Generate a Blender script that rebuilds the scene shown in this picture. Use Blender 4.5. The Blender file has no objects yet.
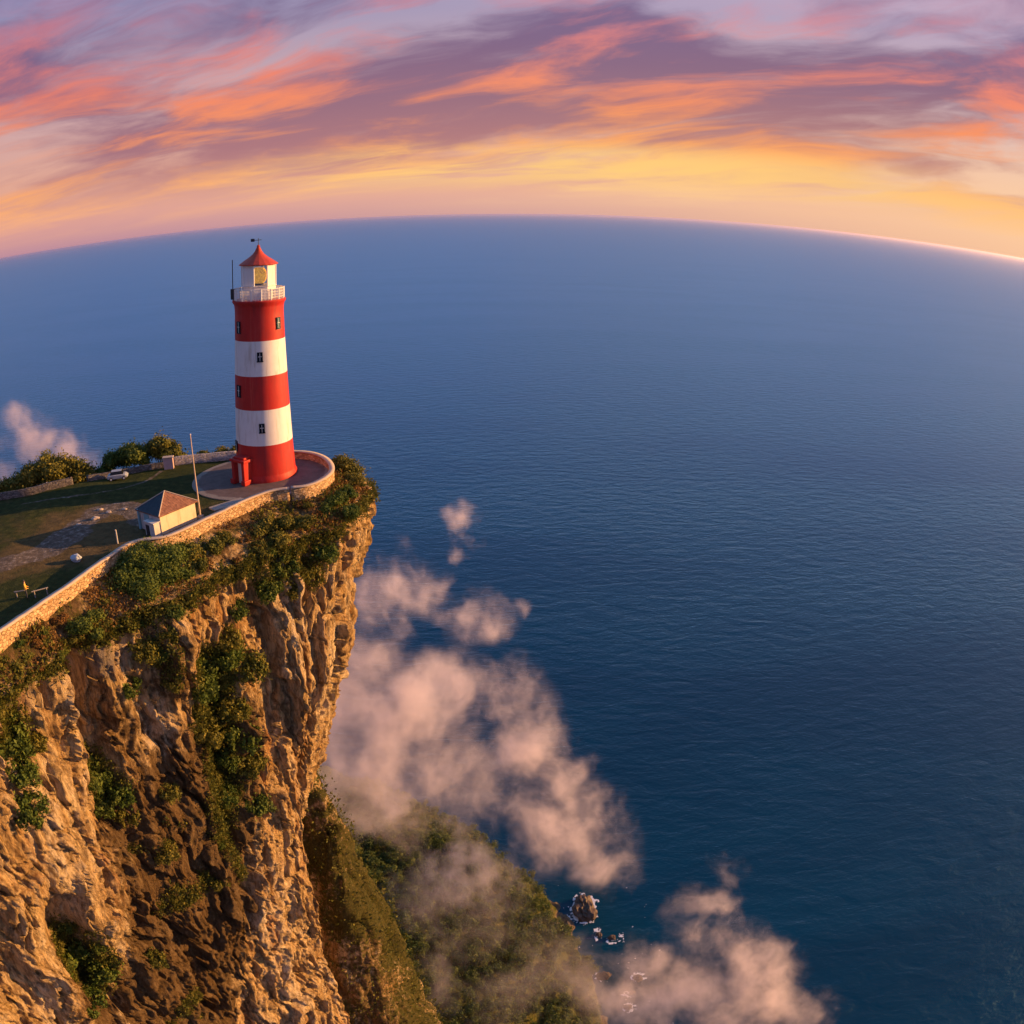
import bpy, bmesh, math, random
import numpy as np
from mathutils import Vector, Matrix, Quaternion
R = math.radians
SC = bpy.context.scene
COL = SC.collection
random.seed(7)
rng = np.random.default_rng(11)

# ------------------------------------------------------------------ camera, sky, sun, exposure
CAM_Z, TOP = 370.0, 340.0
cd = bpy.data.cameras.new('camera')
cd.type = 'PANO'
cd.panorama_type = 'FISHEYE_EQUISOLID'
cd.sensor_width = 36
cd.fisheye_lens = 820 / 1024 * 36
cd.fisheye_fov = math.pi
cd.clip_start = 0.5
cd.clip_end = 2000000
cam = bpy.data.objects.new('camera', cd)
COL.objects.link(cam)
cam.location = (0, 0, CAM_Z)
cam.rotation_euler = (R(90 - 20.95), 0, 0)
SC.camera = cam

SUN_AZ, SUN_EL = 72.0, 11.0
sd = bpy.data.lights.new('sun', 'SUN')
sd.energy = 5.0
sd.angle = R(0.6)
sd.color = (1.0, 0.51, 0.17)
sun = bpy.data.objects.new('sun', sd)
COL.objects.link(sun)
sv = Vector((math.sin(R(SUN_AZ)) * math.cos(R(SUN_EL)), math.cos(R(SUN_AZ)) * math.cos(R(SUN_EL)), math.sin(R(SUN_EL))))
sun.rotation_euler = sv.to_track_quat('Z', 'Y').to_euler()

SC.view_settings.view_transform = 'Standard'
SC.view_settings.look = 'None'
SC.view_settings.exposure = 1.0
SC.view_settings.gamma = 1.0
SC.view_settings.use_curve_mapping = False
SC.render.engine = 'CYCLES'
SC.cycles.volume_bounces = 2
SC.cycles.max_bounces = 8
SC.cycles.volume_step_rate = 1.0
SC.cycles.use_denoising = True


class NT:
    """small helper for node trees"""
    def __init__(self, tree):
        self.t = tree
        tree.nodes.clear()

    def n(self, kind, props=None, **ins):
        nd = self.t.nodes.new('ShaderNode' + kind)
        for k, v in (props or {}).items():
            setattr(nd, k, v)
        for k, v in ins.items():
            key = int(k[1:]) if k[0] == '_' and k[1:].isdigit() else k.replace('_', ' ')
            self.set(nd, key, v)
        return nd

    def set(self, nd, key, v):
        s = nd.inputs[key]
        if isinstance(v, bpy.types.NodeSocket):
            self.t.links.new(v, s)
        elif isinstance(v, bpy.types.Node):
            self.t.links.new(v.outputs[0], s)
        else:
            if hasattr(s, 'default_value') and isinstance(v, (tuple, list)) and len(v) == 3 and s.type == 'RGBA':
                v = (*v, 1)
            s.default_value = v

    def m(self, op, a, b=0.0, c=0.0, clamp=False):
        nd = self.n('Math', {'operation': op, 'use_clamp': clamp}, _0=a, _1=b)
        if op in ('MULTIPLY_ADD', 'SMOOTH_MIN', 'SMOOTH_MAX'):
            self.set(nd, 2, c)
        return nd.outputs[0]

    def vm(self, op, a, b=None):
        nd = self.n('VectorMath', {'operation': op}, _0=a)
        if b is not None:
            if op == 'SCALE':
                self.set(nd, 'Scale', b)
            else:
                self.set(nd, 1, b)
        return nd.outputs['Value'] if op in ('DOT_PRODUCT', 'LENGTH', 'DISTANCE') else nd.outputs[0]

    def mr(self, v, a, b, c=0.0, d=1.0, smooth=True):
        nd = self.n('MapRange', {'interpolation_type': 'SMOOTHSTEP' if smooth else 'LINEAR', 'clamp': True}, _0=v, _1=a, _2=b, _3=c, _4=d)
        return nd.outputs[0]

    def mix(self, f, a, b, mode='MIX'):
        nd = self.n('Mix', {'data_type': 'RGBA', 'blend_type': mode, 'clamp_factor': True})
        self.set(nd, 0, f); self.set(nd, 6, a); self.set(nd, 7, b)
        return nd.outputs[2]

    def noise(self, vec, scale, detail=4, rough=0.55, dist=0.0, typ='FBM'):
        nd = self.n('TexNoise', {'noise_type': typ}, Vector=vec, Scale=scale, Detail=detail, Roughness=rough, Distortion=dist)
        return nd.outputs[0]

    def mapping(self, vec, loc=(0, 0, 0), rot=(0, 0, 0), scale=(1, 1, 1)):
        return self.n('Mapping', None, Vector=vec, Location=loc, Rotation=rot, Scale=scale).outputs[0]

    def ramp(self, f, stops, interp='LINEAR'):
        nd = self.n('ValToRGB', None, _0=f)
        cr = nd.color_ramp
        cr.interpolation = interp
        while len(cr.elements) > 1:
            cr.elements.remove(cr.elements[-1])
        for i, (p, c) in enumerate(stops):
            e = cr.elements[0] if i == 0 else cr.elements.new(p)
            e.position = p
            e.color = (*c, 1)
        return nd.outputs[0]


def build_world():
    w = bpy.data.worlds.new('World')
    SC.world = w
    w.use_nodes = True
    T = NT(w.node_tree)
    g = T.n('TexCoord').outputs['Generated']
    d = T.vm('NORMALIZE', g)
    sp = T.n('SeparateXYZ', None, _0=d)
    X, Y, Z = sp.outputs
    el = T.m('MULTIPLY', T.m('ARCSINE', Z), 180 / math.pi)           # degrees
    az = T.m('MULTIPLY', T.m('ARCTAN2', X, Y), 180 / math.pi)
    rt = T.mr(az, -40, 62)                                           # 0 away from the sun .. 1 towards it
    # clear sky seen between the clouds
    e90 = T.m('DIVIDE', el, 90, clamp=True)
    away = T.ramp(e90, [(0.0, (.50, .26, .32)), (.018, (.70, .34, .29)), (.05, (.74, .38, .28)), (.11, (.56, .37, .40)), (.165, (.33, .29, .44)), (.21, (.24, .27, .48)), (.29, (.05, .31, .62)), (.45, (.03, .30, .64)), (1, (.05, .25, .58))])
    near = T.ramp(e90, [(0.0, (.98, .58, .32)), (.03, (1.0, .64, .36)), (.06, (.92, .60, .40)), (.11, (.62, .46, .48)), (.165, (.52, .40, .52)), (.26, (.86, .52, .60)), (.42, (.60, .44, .64)), (.6, (.16, .30, .64)), (1, (.07, .22, .58))])
    clear = T.mix(rt, away, near)
    behind = T.m('MAXIMUM', T.mr(az, -60, -95), T.mr(az, 105, 140))
    clear = T.mix(T.m('MULTIPLY', behind, .9), clear, T.ramp(e90, [(0, (.14, .16, .30)), (.1, (.12, .19, .40)), (.4, (.08, .22, .54)), (1, (.07, .22, .58))]))
    # cloud banks: drawn out along the horizon, rising slightly towards the right, tighter lower down
    le = T.m('LOGARITHM', T.m('ADD', T.m('MAXIMUM', el, -3.5), 5.5), math.e)
    v_ = T.m('SUBTRACT', T.m('MULTIPLY', le, 2.25), T.m('MULTIPLY', az, .022))
    sky = T.n('CombineXYZ', None, _0=T.m('MULTIPLY', az, .044), _1=v_, _2=T.m('MULTIPLY', Z, 1.5)).outputs[0]
    wv = T.n('TexNoise', None, Vector=sky, Scale=1.1, Detail=3).outputs['Color']
    sky = T.vm('ADD', sky, T.vm('SCALE', T.vm('SUBTRACT', wv, (.5, .5, .5)), .75))
    def deck(loc, scl, detail, rough, dist, sc=1.0):
        return T.noise(T.mapping(sky, loc, (0, 0, 0), scl), sc, detail, rough, dist)
    n1 = deck((3.1, 1.75, 0), (.75, 1.0, 1), 8, .56, .35)
    n2 = deck((7.3, 4.2, 0), (.85, 1.25, 1), 8, .60, .5, 1.25)
    n3 = deck((1.3, 9.2, 3), (1.2, 2.5, 1), 8, .58, .4, 1.5)
    # dark mauve bodies
    thick = T.mr(T.m('ADD', n1, T.m('MULTIPLY', n3, .25)), .47, .70)
    thick = T.m('MULTIPLY', T.m('MULTIPLY', thick, T.mr(el, 1.0, 5.5)), T.mr(el, 26, 19))
    mauve = T.mix(rt, T.ramp(e90, [(0, (.60, .25, .20)), (.05, (.40, .17, .20)), (.09, (.27, .13, .20)), (.14, (.18, .11, .22)), (.3, (.14, .14, .28)), (1, (.12, .15, .3))]),
                  T.ramp(e90, [(0, (.85, .38, .18)), (.07, (.46, .20, .18)), (.12, (.25, .13, .20)), (.17, (.20, .13, .25)), (.3, (.16, .15, .28)), (1, (.12, .15, .3))]))
    c = T.mix(T.m('MULTIPLY', thick, .92), clear, mauve)
    # edges catching the sun from below
    lit = T.mr(T.m('ADD', n2, T.m('MULTIPLY', n3, .35)), .60, .86)
    lit = T.m('MULTIPLY', lit, T.m('MULTIPLY', T.mr(el, .2, 3.0), T.mr(el, 20, 13)))
    glow = T.mr(T.m('ABSOLUTE', T.m('SUBTRACT', az, 8)), 34, 3)       # brightest part of the bank
    warm_a = T.ramp(e90, [(0, (.92, .46, .26)), (.04, (.98, .42, .15)), (.075, (.95, .30, .12)), (.12, (.86, .22, .14)), (.17, (.62, .20, .24)), (.25, (.3, .2, .4))])
    warm_b = T.ramp(e90, [(0, (1.0, .66, .34)), (.035, (1.0, .58, .22)), (.06, (1.0, .40, .12)), (.09, (.96, .30, .12)), (.14, (.86, .25, .20)), (.2, (.6, .25, .35)), (.3, (.3, .3, .5))])
    warm = T.mix(T.m('MAXIMUM', glow, T.m('MULTIPLY', rt, .8)), warm_a, warm_b)
    c = T.mix(T.m('MULTIPLY', lit, .95), c, warm)
    # bright yellow band low over the horizon
    band = T.m('MULTIPLY', T.mr(el, 1.2, 3.2), T.mr(el, 5.6, 3.8))
    band = T.m('MULTIPLY', band, T.m('MULTIPLY', T.mr(n3, .36, .60), glow))
    c = T.mix(T.m('MULTIPLY', band, .8), c, (1.0, .61, .20))
    # physical sky on top for the high, unseen part of the dome
    ns = T.n('TexSky', {'sky_type': 'NISHITA', 'sun_disc': False, 'sun_elevation': R(SUN_EL), 'sun_rotation': R(SUN_AZ), 'altitude': 300})
    hi = T.mr(el, 20, 45)
    b1 = T.n('Background', None, Color=c, Strength=.52)
    b2 = T.n('Background', None, Color=ns.outputs[0], Strength=0.10)
    mx = T.n('MixShader', None, _0=T.m('MULTIPLY', hi, .25), _1=b1.outputs[0], _2=b2.outputs[0])
    T.n('OutputWorld', None, Surface=mx.outputs[0])


build_world()

# ------------------------------------------------------------------ helpers
def hash3(ix, iy, iz, seed):
    h = (ix.astype(np.int64) * 374761393 + iy.astype(np.int64) * 668265263 + iz.astype(np.int64) * 2147483647 + seed * 974634777) & 0xFFFFFFFF
    h = ((h ^ (h >> 13)) * 1274126177) & 0xFFFFFFFF
    h = ((h ^ (h >> 16)) * 2246822519) & 0xFFFFFFFF
    return ((h ^ (h >> 15)) & 0xFFFFFF) / float(0xFFFFFF)


def vnoise(p, seed=0):
    """smooth value noise, -1..1"""
    i = np.floor(p).astype(np.int64)
    f = p - i
    f = f * f * f * (f * (f * 6 - 15) + 10)
    r = 0
    for dx in (0, 1):
        wx = f[:, 0] if dx else 1 - f[:, 0]
        for dy in (0, 1):
            wy = f[:, 1] if dy else 1 - f[:, 1]
            for dz in (0, 1):
                wz = f[:, 2] if dz else 1 - f[:, 2]
                r = r + wx * wy * wz * hash3(i[:, 0] + dx, i[:, 1] + dy, i[:, 2] + dz, seed)
    return r * 2 - 1


def fbm(p, octaves=4, seed=0, gain=0.5, lac=2.03, ridged=False):
    a, s, r = 1.0, 0.0, 0
    for k in range(octaves):
        n = vnoise(p * lac ** k + 17.3 * k, seed + k * 7)
        if ridged:
            n = 1 - 2 * np.abs(n)
        r = r + a * n
        s += a
        a *= gain
    return r / s


def worley(p, seed=0, jitter=0.9):
    """distance to the nearest and second cell point, and that cell's random number"""
    i = np.floor(p).astype(np.int64)
    d1 = np.full(len(p), 9.0); d2 = np.full(len(p), 9.0); cid = np.zeros(len(p))
    for dx in (-1, 0, 1):
        for dy in (-1, 0, 1):
            for dz in (-1, 0, 1):
                c = i + np.array([dx, dy, dz])
                o = np.stack([hash3(c[:, 0], c[:, 1], c[:, 2], seed + k) for k in (1, 2, 3)], 1)
                q = c + 0.5 + (o - 0.5) * jitter
                d = np.linalg.norm(q - p, axis=1)
                near = d < d1
                d2 = np.where(near, d1, np.minimum(d2, d))
                cid = np.where(near, hash3(c[:, 0], c[:, 1], c[:, 2], seed + 9), cid)
                d1 = np.where(near, d, d1)
    return d1, d2, cid


def facets(p, seed, slope=.6):
    """flat tilted slabs: every cell has its own height and its own slope; -1..1-ish, plus distance to the joint"""
    i = np.floor(p).astype(np.int64)
    d1 = np.full(len(p), 9.0); d2 = np.full(len(p), 9.0); h = np.zeros(len(p))
    for dx in (-1, 0, 1):
        for dy in (-1, 0, 1):
            for dz in (-1, 0, 1):
                c = i + np.array([dx, dy, dz])
                o = np.stack([hash3(c[:, 0], c[:, 1], c[:, 2], seed + k) for k in (1, 2, 3)], 1)
                g = np.stack([hash3(c[:, 0], c[:, 1], c[:, 2], seed + k) for k in (4, 5, 6)], 1) * 2 - 1
                q = c + 0.5 + (o - 0.5) * .95
                df = p - q
                d = np.abs(df).sum(1) * .55 + np.linalg.norm(df, axis=1) * .45
                hh = (hash3(c[:, 0], c[:, 1], c[:, 2], seed + 9) - .5) * 1.4 + (df * g).sum(1) * slope * 2
                near = d < d1
                d2 = np.where(near, d1, np.minimum(d2, d))
                h = np.where(near, hh, h)
                d1 = np.where(near, d, d1)
    return h, d2 - d1


def sstep(a, b, x):
    t = np.clip((x - a) / (b - a), 0, 1)
    return t * t * (3 - 2 * t)


def catmull(P, n=24):
    P = np.asarray(P, float)
    Q = np.vstack([2 * P[0] - P[1], P, 2 * P[-1] - P[-2]])
    out = []
    for k in range(1, len(Q) - 2):
        t = np.linspace(0, 1, n, endpoint=False)[:, None]
        a, b, c, d = Q[k - 1], Q[k], Q[k + 1], Q[k + 2]
        out.append(0.5 * ((2 * b) + (-a + c) * t + (2 * a - 5 * b + 4 * c - d) * t ** 2 + (-a + 3 * b - 3 * c + d) * t ** 3))
    out.append(P[-1:])
    return np.vstack(out)


def resample(C, S):
    seg = np.r_[0, np.cumsum(np.linalg.norm(np.diff(C, axis=0), axis=1))]
    return np.stack([np.interp(S, seg, C[:, k]) for k in range(C.shape[1])], 1)


def link(name, me, mat=None, parent=None, smooth=False):
    o = bpy.data.objects.new(name, me)
    COL.objects.link(o)
    if mat:
        for m_ in (mat if isinstance(mat, (list, tuple)) else [mat]):
            me.materials.append(m_)
    if parent:
        o.parent = parent
    if smooth:
        me.polygons.foreach_set('use_smooth', np.ones(len(me.polygons), bool))
    return o


def mesh_np(name, V, F, mat=None, parent=None, smooth=False, attrs=None):
    me = bpy.data.meshes.new(name)
    V = np.ascontiguousarray(V, np.float32)
    F = np.ascontiguousarray(F, np.int32)
    k = F.shape[1]
    me.vertices.add(len(V)); me.vertices.foreach_set('co', V.ravel())
    me.loops.add(F.size); me.loops.foreach_set('vertex_index', F.ravel())
    me.polygons.add(len(F))
    me.polygons.foreach_set('loop_start', np.arange(0, F.size, k, dtype=np.int32))
    for an, av in (attrs or {}).items():
        a = me.attributes.new(an, 'FLOAT', 'POINT')
        a.data.foreach_set('value', np.ascontiguousarray(av, np.float32))
    me.update(calc_edges=True)
    me.validate()
    return link(name, me, mat, parent, smooth)


def grid_faces(nu, nv):
    a = (np.arange(nu - 1)[:, None] * nv + np.arange(nv - 1)[None, :]).ravel()
    return np.stack([a, a + nv, a + nv + 1, a + 1], 1)


def tag(o, label=None, cat=None, group=None, kind=None):
    if label: o['label'] = label
    if cat: o['category'] = cat
    if group: o['group'] = group
    if kind: o['kind'] = kind
    return o


def empty(name, loc=(0, 0, 0), rz=0.0, **k):
    o = bpy.data.objects.new(name, None)
    COL.objects.link(o)
    o.location = loc
    o.rotation_euler = (0, 0, rz)
    o.empty_display_size = 0.5
    return tag(o, **k)


class MB:
    """collects simple solids into one mesh"""
    def __init__(self):
        self.v, self.f, self.mi = [], [], []

    def add(self, V, F, mi=0):
        o = len(self.v)
        self.v += [tuple(map(float, p)) for p in V]
        self.f += [tuple(i + o for i in f) for f in F]
        self.mi += [mi] * len(F)

    def box(self, c, s, rz=0.0, mi=0, taper=1.0):
        cx, cy, cz = c
        x, y, z = s[0] / 2, s[1] / 2, s[2] / 2
        V = []
        for k, (a, b, h) in enumerate([(-1, -1, -1), (1, -1, -1), (1, 1, -1), (-1, 1, -1), (-1, -1, 1), (1, -1, 1), (1, 1, 1), (-1, 1, 1)]):
            q = taper if h > 0 else 1
            px, py = a * x * q, b * y * q
            V.append((cx + px * math.cos(rz) - py * math.sin(rz), cy + px * math.sin(rz) + py * math.cos(rz), cz + h * z))
        self.add(V, [(3, 2, 1, 0), (4, 5, 6, 7), (0, 1, 5, 4), (1, 2, 6, 5), (2, 3, 7, 6), (3, 0, 4, 7)], mi)
        return self

    def lathe(self, prof, n=48, c=(0, 0), a0=0.0, mis=None):
        """prof: (radius, z) list; radius 0 closes at a point"""
        V, F, M = [], [], []
        rows = []
        for r, z in prof:
            if r < 1e-6:
                rows.append([len(V)]); V.append((c[0], c[1], z))
            else:
                rows.append(list(range(len(V), len(V) + n)))
                V += [(c[0] + r * math.cos(a0 + 2 * math.pi * k / n), c[1] + r * math.sin(a0 + 2 * math.pi * k / n), z) for k in range(n)]
        for j in range(len(rows) - 1):
            A, B = rows[j], rows[j + 1]
            for k in range(n):
                k2 = (k + 1) % n
                if len(A) == 1 and len(B) == 1: continue
                if len(A) == 1: f = (A[0], B[k2], B[k])
                elif len(B) == 1: f = (A[k], A[k2], B[0])
                else: f = (A[k], A[k2], B[k2], B[k])
                F.append(f); M.append(mis[j] if mis else 0)
        o = len(self.v)
        self.v += V
        self.f += [tuple(i + o for i in f) for f in F]
        self.mi += M
        return self

    def tube(self, p0, p1, r0, r1=None, n=8):
        r1 = r0 if r1 is None else r1
        p0, p1 = Vector(p0), Vector(p1)
        d = (p1 - p0).normalized()
        a = d.orthogonal().normalized(); b = d.cross(a)
        V = []
        for p, r in ((p0, r0), (p1, r1)):
            V += [p + (a * math.cos(2 * math.pi * k / n) + b * math.sin(2 * math.pi * k / n)) * r for k in range(n)]
        F = [(k, (k + 1) % n, n + (k + 1) % n, n + k) for k in range(n)] + [tuple(range(n - 1, -1, -1)), tuple(range(n, 2 * n))]
        self.add(V, F)
        return self

    def build(self, name, mat, parent=None, smooth=False, bevel=0.0):
        me = bpy.data.meshes.new(name)
        me.from_pydata(self.v, [], self.f)
        me.polygons.foreach_set('material_index', self.mi)
        me.update()
        o = link(name, me, mat, parent)
        if smooth:
            me.polygons.foreach_set('use_smooth', np.ones(len(me.polygons), bool))
            me.set_sharp_from_angle(angle=R(35))
        if bevel:
            b = o.modifiers.new('bevel', 'BEVEL'); b.width = bevel; b.segments = 2; b.limit_method = 'ANGLE'
        return o


# ------------------------------------------------------------------ materials
MATS = {}
def new_mat(name):
    m_ = bpy.data.materials.new(name)
    m_.use_nodes = True
    MATS[name] = m_
    return m_, NT(m_.node_tree)


def out_surf(T, color, rough=0.8, bump=None, metal=0.0, spec=0.3, **extra):
    p = T.n('BsdfPrincipled', None, Base_Color=color, Roughness=rough, Metallic=metal)
    T.set(p, 'Specular IOR Level', spec)
    for k, v in extra.items():
        T.set(p, k.replace('_', ' '), v)
    if bump is not None:
        T.set(p, 'Normal', bump)
    T.n('OutputMaterial', None, Surface=p.outputs[0])
    return p


def bump(T, h, strength=0.5, dist=0.1):
    return T.n('Bump', None, Strength=strength, Distance=dist, Height=h).outputs[0]


def plain(name, col, rough=0.7, var=0.12, scale=3.0, metal=0.0, bmp=0.0, dirt=None, streak=None):
    m_, T = new_mat(name)
    co = T.n('TexCoord').outputs['Object']
    n = T.noise(co, scale, 5, .6)
    c = T.mix(n, tuple(x * (1 - var * 2) for x in col), tuple(min(1, x * (1 + var * 1.5)) for x in col))
    if streak:
        n3 = T.noise(T.mapping(co, (5, 2, 0), scale=(2.2, 2.2, .10)), 1.0, 6, .7)
        c = T.mix(T.m('MULTIPLY', T.mr(n3, .52, .70), streak[1]), c, streak[0])
    if dirt:
        n2 = T.noise(T.mapping(co, scale=(1.4, 1.4, .22)), scale * .9, 6, .65)
        c = T.mix(T.m('MULTIPLY', T.mr(n2, .50, .72), dirt[1]), c, dirt[0])
    b = bump(T, T.noise(co, scale * 5, 4, .6), bmp, .02) if bmp else None
    out_surf(T, c, rough, b, metal)
    return m_


def leaf_mat(name, a, b, tip):
    m_, T = new_mat(name)
    tint = T.n('Attribute', {'attribute_name': 'tint'}).outputs['Fac']
    rnd = T.n('ObjectInfo').outputs['Random']
    pos = T.n('NewGeometry').outputs['Position']
    n = T.noise(pos, .55, 3, .6)
    f = T.m('ADD', T.m('MULTIPLY', tint, .75), T.m('MULTIPLY', n, .35))
    c = T.ramp(f, [(.1, a), (.55, b), (.95, tip)])
    c = T.mix(T.m('MULTIPLY', rnd, .35), c, tip)
    p = T.n('BsdfPrincipled', None, Base_Color=c, Roughness=.65)
    T.set(p, 'Specular IOR Level', .2)
    tr = T.n('BsdfTranslucent', None, Color=c)
    mx = T.n('MixShader', None, _0=.22, _1=p.outputs[0], _2=tr.outputs[0])
    T.n('OutputMaterial', None, Surface=mx.outputs[0])
    return m_


LEAF_GREEN = leaf_mat('leaves_green', (.020, .045, .008), (.055, .100, .016), (.150, .180, .030))
LEAF_OLIVE = leaf_mat('leaves_olive', (.030, .045, .008), (.095, .110, .018), (.25, .21, .035))
LEAF_RUST = leaf_mat('leaves_rust', (.07, .045, .015), (.16, .085, .025), (.27, .14, .04))
LEAF_WOOD = leaf_mat('leaves_wood', (.020, .045, .010), (.055, .090, .018), (.130, .150, .030))
BARK = plain('bark', (.11, .075, .05), .9, .3, 4, bmp=.5)


def rock_material():
    m_, T = new_mat('limestone')
    pos = T.n('NewGeometry').outputs['Position']
    at = lambda n: T.n('Attribute', {'attribute_name': n}).outputs['Fac']
    zone, veg, grey = at('earth'), at('veg'), at('grey')
    warp = T.noise(pos, .12, 3, .6)
    vpos = T.mapping(pos, scale=(1, 1, .16))
    n1 = T.noise(vpos, .45, 8, .68, .6)
    n2 = T.noise(T.mapping(pos, scale=(1, 1, .3)), 1.6, 8, .74, .3)
    n3 = T.noise(vpos, 2.6, 6, .7)
    base = T.ramp(n1, [(.28, (.26, .155, .06)), (.40, (.54, .34, .14)), (.52, (.74, .52, .25)), (.68, (.86, .69, .43))])
    base = T.mix(T.mr(n2, .38, .60), T.mix(.75, base, (.10, .055, .025)), base)
    base = T.mix(T.m('MULTIPLY', T.mr(n3, .58, .74), .6), base, (.68, .53, .36))
    pale = T.mr(T.noise(T.mapping(pos, (31, 7, 3), scale=(1, 1, .35)), .16, 5, .65), .50, .66)
    base = T.mix(T.m('MULTIPLY', pale, .6), base, T.mix(T.mr(n2, .36, .56), (.40, .26, .13), (.86, .72, .50)))
    # grey weathered skin
    gf = T.m('MULTIPLY', T.mr(T.m('ADD', grey, T.m('MULTIPLY', T.m('SUBTRACT', n2, .5), 1.0)), .35, .7), .85)
    base = T.mix(gf, base, T.ramp(n3, [(.3, (.13, .11, .095)), (.7, (.30, .26, .22))]))
    # iron stains
    base = T.mix(T.m('MULTIPLY', T.mr(T.noise(T.mapping(pos, scale=(1, 1, .2)), .3, 6, .65), .54, .68), .55), base, (.40, .17, .045))
    # brown earth, lichen and dry moss
    z2 = T.m('ADD', zone, T.m('MULTIPLY', T.m('SUBTRACT', T.noise(pos, .8, 7, .7), .5), 1.5))
    earth = T.ramp(n2, [(.3, (.050, .030, .014)), (.5, (.115, .068, .028)), (.66, (.21, .135, .062)), (.78, (.38, .26, .15))])
    base = T.mix(T.m('MULTIPLY', T.mr(z2, .30, .70), .92), base, earth)
    v2 = T.m('ADD', veg, T.m('MULTIPLY', T.m('SUBTRACT', T.noise(pos, 1.1, 6, .7), .5), 1.3))
    moss = T.ramp(T.noise(pos, 2.2, 6, .7), [(.32, (.030, .034, .009)), (.52, (.075, .070, .017)), (.7, (.15, .115, .030))])
    base = T.mix(T.mr(v2, .42, .72), base, moss)
    # fine relief
    vo = T.n('TexVoronoi', {'feature': 'DISTANCE_TO_EDGE'}, Vector=T.mapping(pos, scale=(1, 1, .5)), Scale=.9).outputs['Distance']
    cr = T.mr(vo, 0, .06)
    h = T.m('ADD', T.m('MULTIPLY', n2, 1.2), T.m('MULTIPLY', T.noise(T.mapping(pos, scale=(1, 1, .5)), 5.5, 7, .80), 1.35))
    h = T.m('ADD', h, T.m('MULTIPLY', cr, .25))
    h = T.m('ADD', h, T.m('MULTIPLY', n3, .9))
    out_surf(T, base, .9, bump(T, h, .9, .55), spec=.15)
    return m_


ROCK = rock_material()


# ------------------------------------------------------------------ headland shape (metres; x right, y away, z up)
#BEGIN-CLIFF
LIP = np.array([(-76, -60), (-66, -25), (-56, 5), (-48, 24), (-43.5, 37), (-40.5, 44.7), (-38.6, 52), (-35.9, 58), (-33.1, 61.6), (-30.6, 65.1), (-29.0, 68.9), (-25.6, 75.3),
                (-21.9, 79.4), (-19.0, 82.2), (-18.0, 87.5), (-17.5, 95), (-22, 102), (-32, 107), (-50, 106), (-75, 98), (-110, 88), (-160, 62), (-240, 20)], float)
LIPC = catmull(LIP, 24)
LIP_LEN = float(np.sum(np.linalg.norm(np.diff(LIPC, axis=0), axis=1)))
RET_V = [0, 3, 12, 18.8, 27.7, 35.7, 42.8, 52.8, 61.7, 71.8, 90, 400]
RET_X = [0, 0, -2.4, -3.2, -6.0, -8.2, -11.0, -15.5, -19.5, -24, -29, -29]


def cliff_base(S, Vd):
    """S along the lip, Vd metres below it (flat arrays) -> position, outward normal"""
    P = resample(LIPC, S)
    A = resample(LIPC, np.clip(S - 2.5, 0, LIP_LEN)); B = resample(LIPC, np.clip(S + 2.5, 0, LIP_LEN))
    t = B - A
    t /= np.linalg.norm(t, axis=1)[:, None]
    N = np.stack([t[:, 1], -t[:, 0], np.zeros(len(S))], 1)
    y = P[:, 1]
    front = (S < 215)
    w = np.where(front, sstep(73, 84, y), 1.0) * (1 - sstep(225, 250, S))
    pos = np.stack([P[:, 0] + w * np.interp(Vd, RET_V, RET_X), P[:, 1] - w * .08 * Vd * (Vd < 90) - w * 7.2 * (Vd >= 90), TOP - 3.0 - Vd], 1)
    # foot of the cliff spreads outwards lower down
    foot = np.clip(Vd - 120, 0, None) * .25
    pos += N * foot[:, None]
    return pos, N
#END-CLIFF

WAL = np.array([(-80, -58), (-70, -23), (-59, 7), (-50.5, 26), (-45.3, 38.5), (-42.2, 46), (-41, 52), (-39.7, 57.5), (-38.6, 63), (-37.2, 67.6),
                (-33.9, 69.4), (-30.6, 75.8), (-27, 82.2), (-22.6, 84.2), (-21.0, 89), (-23.2, 94.6), (-27.5, 97.3), (-36.6, 97.4), (-50, 92.3), (-64.7, 83),
                (-100, 70), (-155, 50), (-236, 8)], float)
WALC = catmull(WAL, 24)
LIP_S = np.r_[0, np.cumsum(np.linalg.norm(np.diff(LIPC, axis=0), axis=1))]


def wall_at(S):
    return np.stack([np.interp(S, LIP_S, WALC[:, k]) for k in (0, 1)], 1)


def bumps(S, Vd, lst):
    r = np.zeros(len(S))
    for (s, v, ss, s2, a) in lst:
        r += a * np.exp(-((S - s) / ss) ** 2 - ((Vd - v) / s2) ** 2)
    return r


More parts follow.
